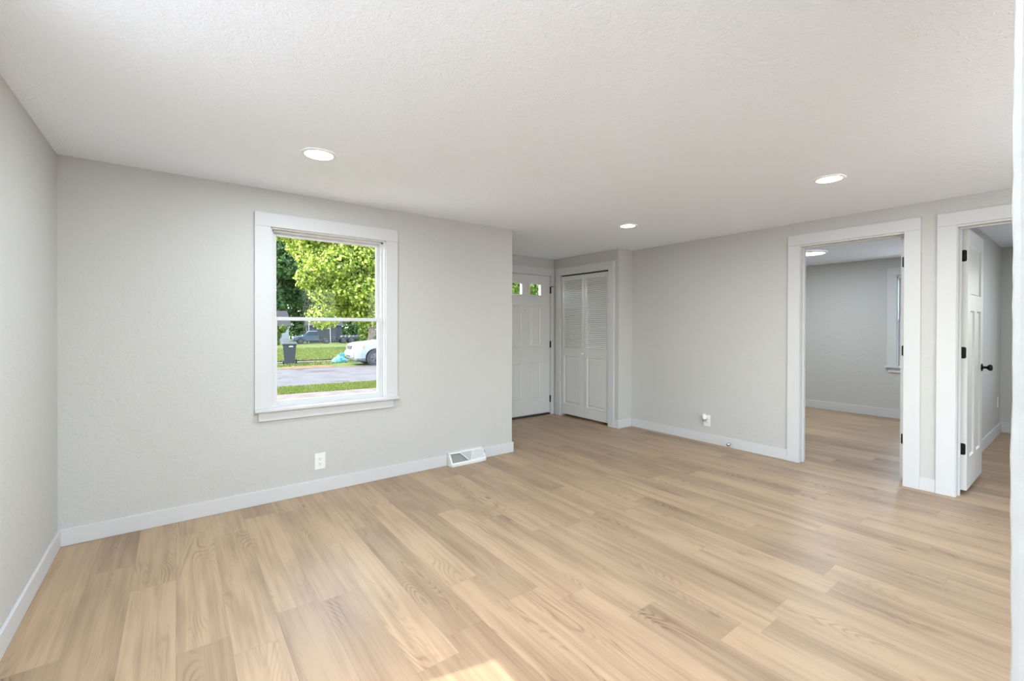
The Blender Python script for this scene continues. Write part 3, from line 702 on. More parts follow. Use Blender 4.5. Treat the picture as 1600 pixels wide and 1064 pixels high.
# ------------------------------------------------------------------ baseboard register
def register():
    root = empty('floor_vent', ((VX0+VX1)/2, YF, 0), label='white metal baseboard vent with slanted grille and V bars', cat='vent')
    hw = (VX1-VX0)/2; w = 2*hw
    # profile in YZ (local, wall at y=0, room towards -y)
    top = (-0.030, 0.112); toe = (-0.088, 0.024); 
    bm = bmesh.new()
    prof = [(0, 0.0), (-0.090, 0.0), (-0.090, 0.020), (-0.030, 0.114), (0, 0.114)]
    for xs in (-hw, hw-0.006): prism_x(bm, prof, xs, xs+0.006)
    box(bm, -hw, hw, -0.090, -0.086, 0.0, 0.022); box(bm, -hw, hw, -0.032, 0, 0.108, 0.114)
    obj('housing', bm, M['vent'], root, 0.0015)
    P0, P1 = Vector((0, -0.090, 0.020)), Vector((0, -0.030, 0.114)); n = (P1-P0).normalized(); nor = Vector((0, -n.z, n.y)); Lh = (P1-P0).length
    def P(u, v, d=0.0): return Vector((-hw + u*w, 0, 0)) + P0 + n*(v*Lh) + nor*d
    def bar(bm, a, b, wid, th=0.004, d=0.0):
        A, Bp = P(*a), P(*b); ax = (Bp-A).normalized(); sd_ = ax.cross(nor).normalized()
        vs = []
        for p in (A, Bp):
            for s1, s2 in ((-1, -1), (1, -1), (1, 1), (-1, 1)): vs.append(bm.verts.new(p + sd_*(s1*wid/2) + nor*(d + s2*th/2)))
        for f in ((0,1,2,3),(7,6,5,4),(0,4,5,1),(1,5,6,2),(2,6,7,3),(3,7,4,0)): bm.faces.new([vs[i] for i in f])
    bm = bmesh.new()
    bar(bm, (0.0, 0.07), (1.0, 0.07), 0.016); bar(bm, (0, 0.95), (1, 0.95), 0.011); bar(bm, (0.022, 0), (0.022, 1), 0.016); bar(bm, (0.978, 0), (0.978, 1), 0.016)
    bar(bm, (0.30, 0.95), (0.52, 0.08), 0.008, 0.005, 0.001); bar(bm, (0.71, 0.95), (0.54, 0.08), 0.008, 0.005, 0.001)
    obj('face_frame', bm, M['vent'], root, 0.001)
    bm = bmesh.new()
    for k in range(46):     # fine fins in the middle and right fields
        u = 0.05 + 0.9*k/45; v0, v1 = 0.10, 0.92
        if u < 0.53:
            vb = 0.92 - (u-0.30)/(0.22)*0.84
            if u < 0.31: continue
            v0 = max(v0, vb)
        if v1-v0 > 0.03: bar(bm, (u, v0), (u, v1), (0.0034 if 0.3 < u < 0.62 else 0.0050), 0.002, -0.004)
    obj('fins', bm, M['vent'], root)
    bm = bmesh.new()
    vs = [bm.verts.new(P(u, v, -0.014)) for u, v in ((0.02, 0.05), (0.98, 0.05), (0.98, 0.95), (0.02, 0.95))]; bm.faces.new(vs)
    bmesh.ops.solidify(bm, geom=bm.faces[:], thickness=0.0015)
    for k in range(22): 
        u = 0.05+0.45*k/21; v1 = 0.92 if u < 0.29 else 0.92-(u-0.29)/0.22*0.84
        if v1 > 0.15: bar(bm, (u, 0.10), (u, v1), 0.002, 0.002, -0.009)
    obj('damper', bm, M['screen'], root)
    bm = bmesh.new(); bar(bm, (0.993, 0.55), (0.993, 0.72), 0.006, 0.012, 0.003); obj('damper_lever', bm, M['steel'], root)
register()

# ================================================================== OUTDOORS
def strip(name, pa, pb, qa, qb, z, th, mat, label, cat, x0=-60, x1=70, kind='structure'):
    """ground band between line pa-pb (near) and qa-qb (far)"""
    def ext(a, b, x): t = (x-a[0])/(b[0]-a[0]); return (x, a[1]+(b[1]-a[1])*t)
    p = [ext(pa, pb, x0), ext(pa, pb, x1), ext(qa, qb, x1), ext(qa, qb, x0)]
    bm = bmesh.new(); lo = [bm.verts.new((x, y, z-th)) for x, y in p]; hi = [bm.verts.new((x, y, z)) for x, y in p]
    bm.faces.new(lo[::-1]); bm.faces.new(hi)
    for i in range(4): bm.faces.new((lo[i], lo[(i+1) % 4], hi[(i+1) % 4], hi[i]))
    return tag(obj(name, bm, mat), label, cat, kind=kind)
def lawn():
    bm = bmesh.new(); ys = [-14, 4, 12, 20, 27, 35, 45, 55, 64, 80, 130]
    xs = [-70, -30, -10, 0, 10, 20, 40, 80, 130]; g = [[bm.verts.new((x, y, gz(y)-0.03)) for x in xs] for y in ys]
    for a, b in zip(g, g[1:]):
        for i in range(len(xs)-1): bm.faces.new((a[i], a[i+1], b[i+1], b[i]))
    return tag(obj('lawn', bm, M['lawn']), 'green lawn sloping away beyond the street', 'lawn', kind='structure')
lawn()
struct('added_paving', B((-9, XL-0.16, -14, 8.5, G0-0.1, G0+0.015), (XL-0.16, 12, -14, YK-0.2, G0-0.1, G0+0.015), (XB+0.2, 16, -14, 8.5, G0-0.1, G0+0.015)), M['paving'], 'added unseen pale paving bouncing neutral daylight indoors', 'paving')  # added in place of lawn so neutral light bounces onto the ceiling
L1 = ((2.17, 13.75), (4.9, 13.5)); L2 = ((2.46, 15.55), (5.63, 15.42)); L3 = ((3.45, 21.83), (7.74, 21.36))
strip('near_sidewalk', (2.1, 11.6), (4.9, 11.35), *L1, G0+0.01, 0.1, M['concrete'], 'pale concrete walk nearest the house', 'sidewalk')
strip('street', *L2, *L3, G0-0.01, 0.1, M['asphalt'], 'worn grey asphalt street seen through the window', 'street')
strip('street_curb', (L3[0][0], L3[0][1]), (L3[1][0], L3[1][1]), (3.45, 22.0), (7.74, 21.53), G0+0.012, 0.1, M['curb'], 'dark edge along the far side of the street', 'curb')
strip('far_sidewalk', (4.1, 25.45), (6.8, 25.4), (4.1, 26.25), (6.8, 26.1), G0+0.01, 0.1, M['concrete'], 'pale sidewalk strip across the far lawn', 'sidewalk')
def litter():
    bm = bmesh.new(); rr = random.Random(5); n = 26; c = bm.verts.new((4.9, 22.5, G0+0.02)); ring = []
    for k in range(n):
        t = 2*math.pi*k/n; q = rr.uniform(0.8, 1.1); ring.append(bm.verts.new((4.9 + 1.35*q*math.cos(t), 22.55 + 0.75*q*math.sin(t), G0-0.02)))
    for k in range(n): bm.faces.new((c, ring[k], ring[(k+1) % n]))
    tag(obj('leaf_litter', bm, M['dirt']), 'brown leaf litter on the grass beside the white vehicle', 'leaf litter', kind='stuff')
litter()

def leaves(name, parent, centers, count, size, mat, seed, zmin=None):
    """centers: list of (cx, cy, cz, rx, ry, rz) blobs; leaves sit near the blob surfaces, folded along the midrib"""
    rr = random.Random(seed); V = []; F = []; C = []
    wts = [c[3]*c[5] for c in centers]
    for _ in range(count):
        c = rr.choices(centers, wts)[0]
        while True:
            d = Vector((rr.gauss(0, 1), rr.gauss(0, 1), rr.gauss(0, 1)))
            if d.length > 0.1: break
        d.normalize(); q = rr.uniform(0.55, 1.08)**0.6
        p = Vector((c[0]+d.x*c[3]*q, c[1]+d.y*c[4]*q, c[2]+d.z*c[5]*q))
        if zmin is not None and p.z < zmin: continue
        s = size*rr.uniform(0.6, 1.35)
        nrm = (d + Vector((rr.uniform(-.8, .8), rr.uniform(-.8, .8), rr.uniform(-.4, 1.0)))).normalized()
        a = nrm.orthogonal().normalized(); a = Matrix.Rotation(rr.uniform(0, 6.28), 3, nrm) @ a; b = nrm.cross(a)
        k = len(V)
        V += [p - a*s*0.5, p - b*s*0.42 + nrm*s*0.12, p + a*s*0.5, p + b*s*0.42 + nrm*s*0.12]
        F += [(k, k+1, k+2), (k, k+2, k+3)]
        C += [max(0.0, min(1.0, rr.gauss(0.45, 0.30)))]*6
    me = bpy.data.meshes.new(name); me.from_pydata([tuple(v) for v in V], [], F)
    at = me.attributes.new('leaf', 'FLOAT', 'CORNER'); at.data.foreach_set('value', C)
    me.materials.append(mat); o = bpy.data.objects.new(name, me); COL.objects.link(o)
    if parent: o.parent = parent
    return o
def trunk_bm(h, r, branches, rr, lean=0.0):
    bm = bmesh.new(); n = 7; p = Vector((0, 0, -0.1)); pr = r*1.25
    for k in range(n):
        q = Vector((lean*h*((k+1)/n)**1.5 + rr.uniform(-.05, .05), rr.uniform(-.05, .05), h*(k+1)/n)); qr = r*(1-0.5*(k+1)/n)
        cyl(bm, p, q, pr, qr, 14, caps=(k == n-1)); p, pr = q, qr
    for b in range(branches):
        z = h*rr.uniform(0.45, 0.98); a = rr.uniform(0, 6.28); s = Vector((lean*h*(z/h)**1.5, 0, z)); br = r*rr.uniform(0.25, 0.42); prev = s
        ln = h*rr.uniform(0.25, 0.5)
        for k in range(4):
            nx = s + Vector((math.cos(a), math.sin(a), 0.35+0.15*k))*ln*(k+1)/4
            cyl(bm, prev, nx, br, br*0.7, 8, caps=(k == 3)); prev = nx; br *= 0.7
    return bm
def blobs(rx, ry, rz, cz, n, rr, cx=0, cy=0, frac=0.42):
    out = [(cx, cy, cz, rx*0.6, ry*0.6, rz*0.6)]
    for _ in range(n):
        d = Vector((rr.gauss(0, 1), rr.gauss(0, 1), rr.gauss(0, 1))).normalized(); q = rr.uniform(0.5, 0.95)
        s = rr.uniform(frac*0.6, frac)
        out.append((cx+d.x*rx*q, cy+d.y*ry*q, cz+d.z*rz*q, rx*s, ry*s, rz*s*0.8))
    return out
def tree(x, y, th, r, crown, count, lsize, mat, label, seed, name='leafy_tree', lean=0.0, nbl=16, group=None, cat='tree', ccx=0.0, frac=0.42):
    rr = random.Random(seed); z = gz(y)-0.03
    root = empty(name, (x, y, z), label=label, cat=cat, group=group)
    obj('trunk', trunk_bm(th, r, 7, rr, lean), M['bark'], root, smooth=True)
    rx, ry, rz, cz = crown
    leaves('foliage', root, blobs(rx, ry, rz, cz, nbl, rr, ccx, 0, frac), count, lsize, mat, seed+1)
    return root
# the big sunlit maple across the street
tree(15.3, 43.0, 6.5, 0.46, (7.0, 5.0, 6.6, 8.7), 60000, 0.27, M['leaf_bright'], 'big sunlit bright green maple filling the upper window', 21, 'maple_tree', nbl=70, ccx=-2.7, frac=0.30)
# darker trees behind
TB = 'dark green trees closing the view beyond the lawn'
for i, (x, y, rx, h, lab) in enumerate([
        (11.5, 80, 5.6, 22, 'dark tall tree behind the grey house at far left'),
        (19.5, 92, 6.5, 24, 'farthest dark green tree behind the shed roof'),
        (25.5, 80, 5.8, 22, 'dark green tree behind the bright maple on its right side'),
        (25.0, 106, 8.0, 28, 'tall dark tree in the farthest row'),
        (1.0, 92, 6.5, 24, 'dark tree beyond the left edge of the window view'),
        (-13.0, 92, 6.5, 22, 'dark tree farthest to the left beyond the lawn'),
        (33.5, 94, 6.5, 24, 'dark green tree at the far right of the window view')]):
    tree(x, y, h*0.45, 0.45, (rx, 4.2, h*0.5, h*0.52), 14000, 0.55, M['leaf_dark'], lab, 40+i*3, 'shade_tree', nbl=18, group=TB)
# tree seen in the small lites of the entry door, and beyond
tree(37.0, 44.0, 5, 0.45, (8.0, 6.0, 6.0, 7.5), 13000, 0.42, M['leaf_mid'], 'green tree seen through small lites of entry door', 77, 'garden_tree', nbl=16)
tree(-9.0, 38.0, 4, 0.4, (5.0, 5.0, 5.0, 6.5), 5000, 0.45, M['leaf_mid'], 'green tree left of the window view', 83, 'garden_tree', nbl=12)
def bush(x, y, rx, ry, rz, n, mat, label, seed, group):
    rr = random.Random(seed); root = empty('bush', (x, y, gz(y)-0.03), label=label, cat='bush', group=group)
    bm = bmesh.new()
    for k in range(6):
        a = rr.uniform(0, 6.28); cyl(bm, (0, 0, 0), (math.cos(a)*rx*0.5, math.sin(a)*ry*0.5, rz*1.1), 0.05, 0.02, 8)
    obj('stems', bm, M['bark'], root)
    leaves('foliage', root, blobs(rx, ry, rz, rz*0.95, 9, rr), n, 0.22, mat, seed+5, zmin=0.02)
BG = 'bushes along the back of the far lawn'
bush(9.6, 62.0, 1.4, 1.1, 1.5, 2600, M['leaf_mid'], 'light green bush in front of the grey house', 104, BG)
bush(22.9, 67.5, 1.5, 1.1, 1.8, 2800, M['leaf_mid'], 'yellow green bush right of the loaded trailer', 107, BG)
bush(26.3, 67.5, 1.6, 1.2, 2.0, 2800, M['leaf_bright'], 'bright bush beside the large tree trunk', 110, BG)
bush(30.2, 68, 2.0, 1.4, 2.2, 2800, M['leaf_mid'], 'bush mostly hidden behind the white vehicle', 113, BG)

# house far left
hr = empty('house', (10.6, 67.0, gz(67)-0.03), 0.0, 'pale grey house far beyond the lawn at left', 'house')
obj('wall', B((-5.5, 1.6, 0, 6, 0, 2.6)), M['siding'], hr)
bm = bmesh.new(); prism_x(bm, [(-0.4, 2.5), (6.4, 2.5), (3.0, 4.6)], -5.8, 1.9); obj('roof', bm, M['roofing'], hr)
obj('window', B((-1.0, 0.0, -0.04, 0.02, 1.0, 2.0)), M['carglass'], hr); obj('window', B((-3.5, -2.5, -0.04, 0.02, 1.0, 2.0)), M['carglass'], hr)
# dark shed behind the truck
sr_ = empty('shed', (17.6, 70.0, gz(70)-0.03), -0.15, 'dark weathered shed behind the pickup truck', 'shed')
bm = bmesh.new()
for k in range(22): box(bm, -2.4+k*0.22, -2.4+k*0.22+0.205, 0, 0.04, 0, 2.6)
box(bm, -2.4, 2.4, 0.04, 2.6, 0, 2.6); obj('wall', bm, M['shed'], sr_)
bm = bmesh.new(); prism_x(bm, [(-0.2, 2.55), (2.8, 2.55), (1.3, 3.3)], -2.6, 2.65); obj('roof', bm, M['roofing'], sr_)
for i, (x, y, lab) in enumerate(((15.1, 68.6, 'slim pale pole standing left behind the truck cab'), (18.1, 68.6, 'slim pale pole leaning right behind the truck bed'))):
    bm = bmesh.new(); cyl(bm, (0, 0, 0), (-0.12 if i else 0.0, 0, 3.6), 0.035, 0.03, 10); o = obj('pole', bm, M['pole']); o.location = (x, y, gz(y)-0.03); tag(o, lab, 'pole', 'slim poles behind the truck')

# ------------------------------------------------------------------ vehicles
def loft(bm, st, mi=0):
    """st: list of sections; each = list of (y, z) half profile from bottom centre-out to top; mirrored"""
    rings = []
    for x, prof in st:
        pts = [(x, y, z) for y, z in prof] + [(x, -y, z) for y, z in reversed(prof)]
        rings.append([bm.verts.new(p) for p in pts])
    n = len(rings[0])
    for a, b in zip(rings, rings[1:]):
        for i in range(n): bm.faces.new((a[i], a[(i+1) % n], b[(i+1) % n], b[i]))
    bm.faces.new(rings[0]); bm.faces.new(rings[-1][::-1])
def cut(o, cutters):
    """boolean-subtract cylinders and keep the evaluated mesh"""
    bm = bmesh.new()
    for p0, p1, r in cutters: cyl(bm, p0, p1, r, n=36)
    c = obj('cutter', bm, M['cardark'])
    md = o.modifiers.new('cut', 'BOOLEAN'); md.operation = 'DIFFERENCE'; md.object = c; md.solver = 'EXACT'
    dg = bpy.context.evaluated_depsgraph_get(); me = bpy.data.meshes.new_from_object(o.evaluated_get(dg))
    o.modifiers.clear(); o.data = me; bpy.data.objects.remove(c, do_unlink=True)
def wheel(parent, x, y, r, w, side, rimr=0.62):
    wb = bmesh.new(); s = side
    prof = [(r*rimr, -w/2), (r*0.93, -w/2), (r, -w*0.36), (r, w*0.36), (r*0.93, w/2), (r*rimr, w/2), (r*rimr, -w/2)]
    lathe(wb, prof, (0, 0, 0), 'Y', 36)
    t = obj('wheel', wb, M['tyre'], parent); t.location = (x, y, r)
    rb = bmesh.new(); lathe(rb, [(0, -0.02), (r*rimr*0.3, -0.02), (r*rimr*0.3, 0.0), (r*rimr*0.86, 0.02), (r*rimr*0.9, -0.02), (r*rimr*1.01, -0.02), (r*rimr*1.01, 0.05), (0, 0.05)], (0, -w/2+0.035, 0), 'Y', 30) if s < 0 else \
        lathe(rb, [(0, 0.02), (r*rimr*0.3, 0.02), (r*rimr*0.3, 0.0), (r*rimr*0.86, -0.02), (r*rimr*0.9, 0.02), (r*rimr*1.01, 0.02), (r*rimr*1.01, -0.05), (0, -0.05)], (0, w/2-0.035, 0), 'Y', 30)
    rim = obj('rim', rb, M['rim'], t)
    sb = bmesh.new()
    for k in range(6):
        a = 2*math.pi*k/6; ca, sa = math.cos(a), math.sin(a); yy = s*(w/2-0.012)
        p0, p1 = Vector((ca*r*0.12, yy, sa*r*0.12)), Vector((ca*r*rimr*0.95, yy, sa*r*rimr*0.95)); cyl(sb, p0, p1, r*0.09, r*0.06, 8)
    obj('spokes', sb, M['rim'], t)
def suv(x, y, z, rz, label):
    # local: x = length (front at x=0, towards +x back), y = width
    root = empty('parked_suv', (x, y, z), rz, label, 'car')
    W2 = 1.0
    def sec(x, zb, zm, zt, w, wt):
        return (x, [(w*0.88, zb), (w*0.98, zb+0.10), (w, zm-0.12), (w, zm), (w*0.97, zt-0.10), (wt, zt-0.02), (wt*0.6, zt)])
    st = [sec(0.00, 0.42, 0.62, 0.80, 0.60, 0.55), sec(0.05, 0.34, 0.66, 0.98, 0.80, 0.72), sec(0.14, 0.30, 0.70, 1.08, 0.91, 0.80), sec(0.34, 0.29, 0.75, 1.14, 0.985, 0.86),
          sec(0.70, 0.29, 0.78, 1.18, 1.0, 0.88), sec(1.45, 0.30, 0.80, 1.25, 1.0, 0.90), sec(2.6, 0.32, 0.82, 1.22, 1.0, 0.92), sec(4.9, 0.34, 0.82, 1.20, 1.0, 0.92), sec(5.15, 0.42, 0.82, 1.15, 0.95, 0.86)]
    bm = bmesh.new(); loft(bm, st); body = obj('body', bm, M['carwhite'], None, smooth=True)
    rw, xf_, xr_ = 0.40, 1.02, 3.98
    cut(body, [((xx, sy*0.70, rw), (xx, sy*1.3, rw), 0.47) for xx in (xf_, xr_) for sy in (1, -1)])
    for p in body.data.polygons: p.use_smooth = False
    body.parent = root
    bm = bmesh.new()
    cab = []
    for xx, w, zt in ((1.30, 0.86, 1.22), (2.05, 0.76, 1.86), (2.6, 0.76, 1.93), (4.6, 0.76, 1.90), (5.05, 0.80, 1.20)):
        cab.append((xx, [(0.88, 1.12), (0.90, 1.18), (w+0.02 if zt > 1.5 else 0.87, max(1.2, zt-0.07)), (w*0.8, zt)]))
    loft(bm, cab); cb = obj('cabin', bm, M['carwhite'], root)
    for sy in (1, -1):
        gb = bmesh.new()
        for xa, xb_, xta in ((1.75, 2.95, 2.12), (3.02, 3.95, 3.02), (4.02, 4.75, 4.02)):
            q = [(xa, sy*0.915, 1.24), (xb_, sy*0.915, 1.24), (xb_, sy*0.80, 1.80), (xta, sy*0.80, 1.80)]
            v = [gb.verts.new(p) for p in q]; v2 = [gb.verts.new((p[0], p[1]-sy*0.03, p[2])) for p in q]
            gb.faces.new(v); gb.faces.new(v2[::-1])
            for i in range(4): gb.faces.new((v[i], v[(i+1) % 4], v2[(i+1) % 4], v2[i]))
        obj('side_windows', gb, M['carglass'], root)
    gb = bmesh.new(); q = [(1.32, -0.78, 1.27), (1.32, 0.78, 1.27), (1.98, 0.66, 1.82), (1.98, -0.66, 1.82)]; v = [gb.verts.new(p) for p in q]; gb.faces.new(v); bmesh.ops.solidify(gb, geom=gb.faces[:], thickness=0.02)
    obj('windshield', gb, M['carglass'], root)
    # front end: grille, badge bar, lower grille, headlamps, fog lamps
    obj('grille', B((-0.015, 0.07, -0.42, 0.42, 0.80, 0.99)), M['cardark'], root, 0.03)
    gb = bmesh.new()
    for k in range(5): box(gb, -0.022, -0.012, -0.38, 0.38, 0.825+k*0.032, 0.835+k*0.032)
    obj('grille_bars', gb, M['rim'], root)
    obj('bumper', B((-0.045, 0.22, -0.80, 0.80, 0.40, 0.72)), M['carwhite'], root, 0.07, seg=4)
    obj('lower_grille', B((-0.052, 0.02, -0.45, 0.45, 0.45, 0.53)), M['cardark'], root, 0.015)
    for sy in (1, -1):
        bm = bmesh.new()
        q = [(0.045, sy*0.50, 0.80), (0.10, sy*0.86, 0.80), (0.46, sy*1.012, 0.82), (0.46, sy*0.992, 1.05), (0.16, sy*0.86, 1.03), (0.06, sy*0.50, 1.0)]
        a = [bm.verts.new(p) for p in q]; b = [bm.verts.new((p[0]+0.12, p[1]*0.85, p[2])) for p in q]; bm.faces.new(a); bm.faces.new(b[::-1])
        for i in range(6): bm.faces.new((a[i], a[(i+1) % 6], b[(i+1) % 6], b[i]))
        hl = obj('headlamp', bm, M['headlamp'], root)
        obj('marker', B((0.40, 0.49, sy*0.985, sy*1.016, 0.83, 1.03)), M['amber'], hl, 0.01)
        bm = bmesh.new(); cyl(bm, (-0.05, sy*0.62, 0.52), (0.0, sy*0.62, 0.52), 0.05, n=16); obj('fog_lamp', bm, M['cardark'], root)
    obj('underbody', B((0.2, 4.9, -0.86, 0.86, 0.22, 0.40)), M['cardark'], root)
    obj('door_handle', B((2.6, 2.78, -1.03, -0.99, 0.98, 1.02)), M['carwhite'], root, 0.01)
    for s in (-1, 1): obj('mirror', B((1.72, 1.92, s*0.95, s*1.22, 1.16, 1.34)), M['carwhite'], root, 0.03)
    for xx in (xf_, xr_):
        for sy in (1, -1): wheel(root, xx, sy*0.86, rw, 0.27, sy)
    return root
suv(6.80, 22.46, G0-0.03, R(-4), 'white SUV parked at the far side of the street')

def pickup(x, y, z, rz, label):
    root = empty('pickup_truck', (x, y, z), rz, label, 'truck')
    def sec(x, zb, zt, w): return (x, [(w*0.9, zb), (w, zb+0.12), (w, zt-0.25), (w*0.97, zt-0.06), (w*0.86, zt)])
    bm = bmesh.new(); loft(bm, [sec(0.0, 0.5, 0.92, 0.78), sec(0.10, 0.42, 1.02, 0.92), sec(0.6, 0.40, 1.10, 0.95), sec(1.35, 0.40, 1.14, 0.95), sec(3.2, 0.42, 1.12, 0.95)])
    body = obj('body', bm, M['carblue']); cut(body, [((0.95, s*0.6, 0.38), (0.95, s*1.3, 0.38), 0.45) for s in (1, -1)]); body.parent = root
    bm = bmesh.new(); loft(bm, [(xx, [(0.90, 1.06), (0.90, 1.12), (w, zt-0.06), (w*0.85, zt)]) for xx, w, zt in ((1.25, 0.86, 1.18), (1.85, 0.76, 1.74), (2.2, 0.76, 1.80), (3.0, 0.76, 1.78), (3.2, 0.80, 1.16))])
    obj('cab', bm, M['carblue'], root)
    for s in (1, -1):
        gb = bmesh.new()
        for a, b, c in ((1.62, 2.35, 1.95), (2.42, 3.05, 2.42)):
            q = [(a, s*0.905, 1.18), (b, s*0.905, 1.18), (b-0.03, s*0.80, 1.68), (c, s*0.80, 1.68)]; v = [gb.verts.new(p) for p in q]; v2 = [gb.verts.new((p[0], p[1]-s*0.03, p[2])) for p in q]
            gb.faces.new(v); gb.faces.new(v2[::-1])
            for i in range(4): gb.faces.new((v[i], v[(i+1) % 4], v2[(i+1) % 4], v2[i]))
        obj('side_windows', gb, M['carglass'], root)
    gb = bmesh.new(); v = [gb.verts.new(p) for p in ((1.24, -0.78, 1.21), (1.24, 0.78, 1.21), (1.80, 0.66, 1.70), (1.80, -0.66, 1.70))]; gb.faces.new(v); bmesh.ops.solidify(gb, geom=gb.faces[:], thickness=0.02); obj('windshield', gb, M['carglass'], root)
    bed = obj('bed', B((3.22, 5.3, -0.95, -0.88, 0.5, 1.15), (3.22, 5.3, 0.88, 0.95, 0.5, 1.15), (3.22, 3.3, -0.9, 0.9, 0.5, 1.15), (5.24, 5.3, -0.9, 0.9, 0.5, 1.12), (3.22, 5.3, -0.9, 0.9, 0.5, 0.6)), M['carblue'], None)
    cut(bed, [((4.2, s*0.6, 0.38), (4.2, s*1.3, 0.38), 0.45) for s in (1, -1)]); bed.parent = root
    obj('grille', B((-0.03, 0.05, -0.6, 0.6, 0.68, 0.92)), M['cardark'], root, 0.02); obj('bumper', B((-0.12, 0.08, -0.9, 0.9, 0.42, 0.62)), M['rim'], root, 0.04)
    obj('rocker_panel', B((1.5, 3.7, -0.965, -0.94, 0.50, 0.58)), M['rim'], root)
    for s in (1, -1): obj('headlamp', B((-0.02, 0.1, s*0.62, s*0.86, 0.72, 0.90)), M['headlamp'], root, 0.01)
    for xx in (0.95, 4.2):
        for s in (1, -1): wheel(root, xx, s*0.84, 0.38, 0.25, s)
pickup(12.35, 65.6, gz(66)-0.03, R(-6), 'dark slate pickup truck parked on the far lawn')
def trailer(x, y, z, rz):
    root = empty('utility_trailer', (x, y, z), rz, 'dark loaded utility trailer parked right of the pickup', 'trailer')
    obj('deck', B((0, 2.9, -0.9, 0.9, 0.58, 0.72), (-0.3, 0, -0.05, 0.05, 0.56, 0.64)), M['cardark'], root, 0.01)
    for s in (-1, 1): obj('side_rail', B((0, 2.9, s*0.88, s*0.92, 0.72, 0.84)), M['cardark'], root)
    for xx in (0.75, 1.85):
        for s in (1, -1): wheel(root, xx, s*1.0, 0.36, 0.2, s); 
    bm = bmesh.new(); rr = random.Random(2)
    for k in range(5):
        lathe(bm, [(0, 0.42), (0.22, 0.4), (0.4, 0.22), (0.42, 0.0), (0, 0.0)], (0.8+k*0.5, rr.uniform(-.3, .2), 0.72), 'Z', 12)
    ld = obj('covered_load', bm, M['bin'], root, smooth=True)
    return root
trailer(18.0, 65.0, gz(65)-0.03, R(-4))

# ------------------------------------------------------------------ wheeled bin
def bin_():
    root = empty('wheeled_bin', (4.56, 24.85, G0-0.03), R(-12), 'dark wheeled rubbish bin on the far grass verge', 'bin')
    bm = bmesh.new(); b = []
    for z, hx, hy in ((0.06, 0.235, 0.25), (0.5, 0.265, 0.29), (0.96, 0.30, 0.34), (1.0, 0.325, 0.365), (1.03, 0.325, 0.365)):
        b.append([bm.verts.new((sx*hx, sy*hy, z)) for sx, sy in ((-1,-1),(1,-1),(1,1),(-1,1))])
    for p, q in zip(b, b[1:]):
        for i in range(4): bm.faces.new((p[i], p[(i+1) % 4], q[(i+1) % 4], q[i]))
    bm.faces.new(b[0][::-1]); bm.faces.new(b[-1]); obj('body', bm, M['bin'], root, 0.02)
    bm = bmesh.new(); lid = [[(-0.345, -0.39, 1.03), (0.345, -0.39, 1.03), (0.345, 0.37, 1.05), (-0.345, 0.37, 1.05)], [(-0.33, -0.37, 1.08), (0.33, -0.37, 1.08), (0.33, 0.36, 1.12), (-0.33, 0.36, 1.12)]]
    a = [bm.verts.new(p) for p in lid[0]]; c = [bm.verts.new(p) for p in lid[1]]; bm.faces.new(a[::-1]); bm.faces.new(c)
    for i in range(4): bm.faces.new((a[i], a[(i+1) % 4], c[(i+1) % 4], c[i]))
    obj('lid', bm, M['bin'], root, 0.015)
    bm = bmesh.new(); cyl(bm, (-0.28, 0.40, 1.02), (0.28, 0.40, 1.02), 0.02, n=10); obj('handle', bm, M['bin'], root)
    obj('front_label', B((-0.02, 0.16, -0.352, -0.335, 0.90, 0.94)), M['binlabel'], root)
    for s in (-1, 1):
        bm = bmesh.new(); cyl(bm, (s*0.26, 0.28, 0.12), (s*0.33, 0.28, 0.12), 0.12, n=20); obj('wheel', bm, M['tyre'], root)
bin_()
# ------------------------------------------------------------------ blue plastic bags
def bag():
    root = empty('plastic_bag', (7.05, 24.95, G0-0.02), label='crumpled bright blue plastic bag lying on the verge', cat='bag')
    rr = random.Random(8)
    for nm, sx, sy, sz, ox, oz in (('sack', 0.34, 0.25, 0.30, 0.0, 0.0),):
        bm = bmesh.new(); bmesh.ops.create_icosphere(bm, subdivisions=4, radius=1.0)
        from mathutils import noise as mn
        for v in bm.verts:
            d = v.co.copy(); k = 1 + 0.30*mn.noise(d*2.2) + 0.16*abs(mn.noise(d*6.0))
            z = max(-0.05, d.z*k); v.co = Vector((d.x*k*sx*(1.15-0.35*max(0, z)), d.y*k*sy, (z)*sz + 0.02))
        obj(nm, bm, M['bag'], root)
    bm = bmesh.new()
    for k in range(2):
        a = [Vector((0.05+k*0.08, 0, 0.26)), Vector((0.02+k*0.16, -0.03, 0.42)), Vector((0.10+k*0.12, 0.03, 0.46)), Vector((0.14+k*0.05, 0, 0.27))]
        for p, q in zip(a, a[1:]): cyl(bm, p, q, 0.035, 0.03, 8)
    obj('tied_neck', bm, M['bag'], root)
bag()

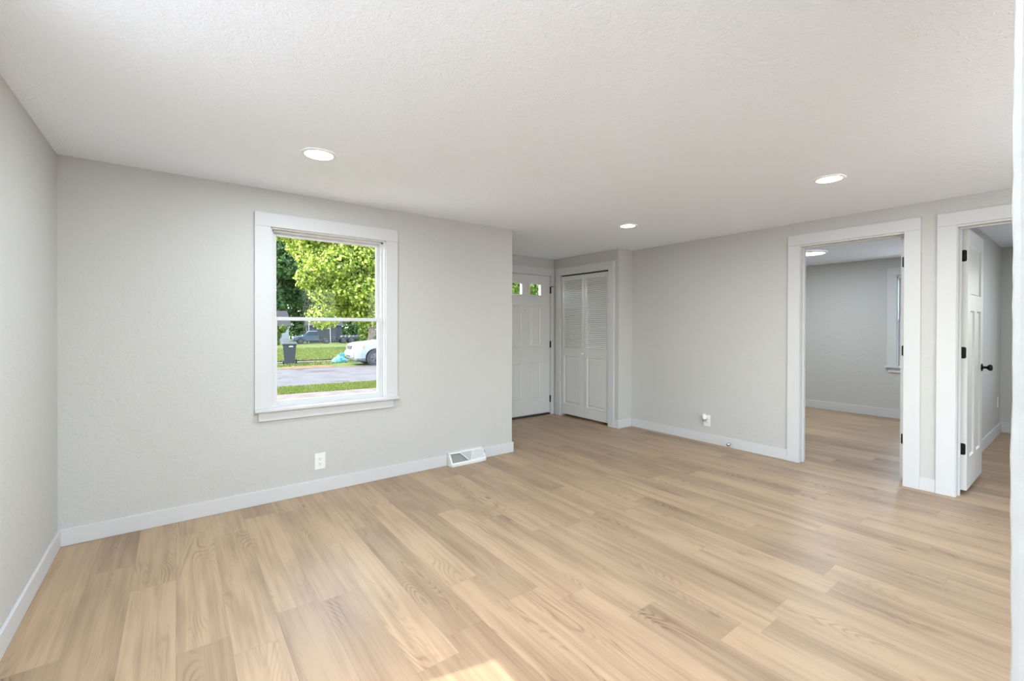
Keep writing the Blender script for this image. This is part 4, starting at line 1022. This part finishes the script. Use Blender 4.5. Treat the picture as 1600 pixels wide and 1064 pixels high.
# grass blades on the near verge and scattered on the far lawn
def blades(name, region, count, h, seed, label):
    rr = random.Random(seed); V = []; F = []; C = []
    for _ in range(count):
        x, y = region(rr)
        if (6.3 < x < 12.6 and 20.8 < y < 24.0) or (4.0 < x < 5.1 and 24.2 < y < 25.5) or (6.5 < x < 7.6 and 24.5 < y < 25.4) or abs(x-4.9) < 1.55 and abs(y-22.5) < 0.95 or 25.3 < y < 26.4: continue
        z = gz(y)-0.03; s = h*rr.uniform(0.6, 1.3); a = rr.uniform(0, 3.14); w = h*0.22
        dx, dy = math.cos(a)*w, math.sin(a)*w; lx, ly = rr.uniform(-.4, .4)*s, rr.uniform(-.4, .4)*s; k = len(V)
        V += [(x-dx, y-dy, z), (x+dx, y+dy, z), (x+lx, y+ly, z+s)]; F.append((k, k+1, k+2)); C += [max(0, min(1, rr.gauss(0.55, 0.22)))]*3
    me = bpy.data.meshes.new(name); me.from_pydata(V, [], F); at = me.attributes.new('leaf', 'FLOAT', 'CORNER'); at.data.foreach_set('value', C)
    me.materials.append(M['blade']); o = bpy.data.objects.new(name, me); COL.objects.link(o); tag(o, label, 'grass', kind='stuff')
blades('grass_verge', lambda r: (lambda x: (x, 13.72 - 0.09*(x-2.3) + r.random()*(1.72+0.05*(x-2.3))))(r.uniform(0.5, 8.5)), 26000, 0.075, 5, 'strip of long grass between near walk and street')
blades('lawn_grass', lambda r: (r.uniform(2, 14), 22.2 + (r.random()**1.5)*26), 32000, 0.10, 6, 'short grass blades on the far lawn')

# keep in-place coordinates of parts whose parent empty sits away from the origin (built in world space)
WORLD_BUILT = {'window_1', 'window_2', 'door_1', 'door_2', 'door_3', 'door_4'}
for o in list(COL.objects):
    if o.type == 'EMPTY' and o.name in WORLD_BUILT:
        inv = Matrix.Translation(o.location).inverted()
        for c in COL.objects:
            if c.parent is o:
                c.data.transform(inv) if c.type == 'MESH' else None
        def deep(p):
            for c in COL.objects:
                if c.parent is p:
                    for g in COL.objects:
                        if g.parent is c and g.type == 'MESH': g.data.transform(inv)
        deep(o)
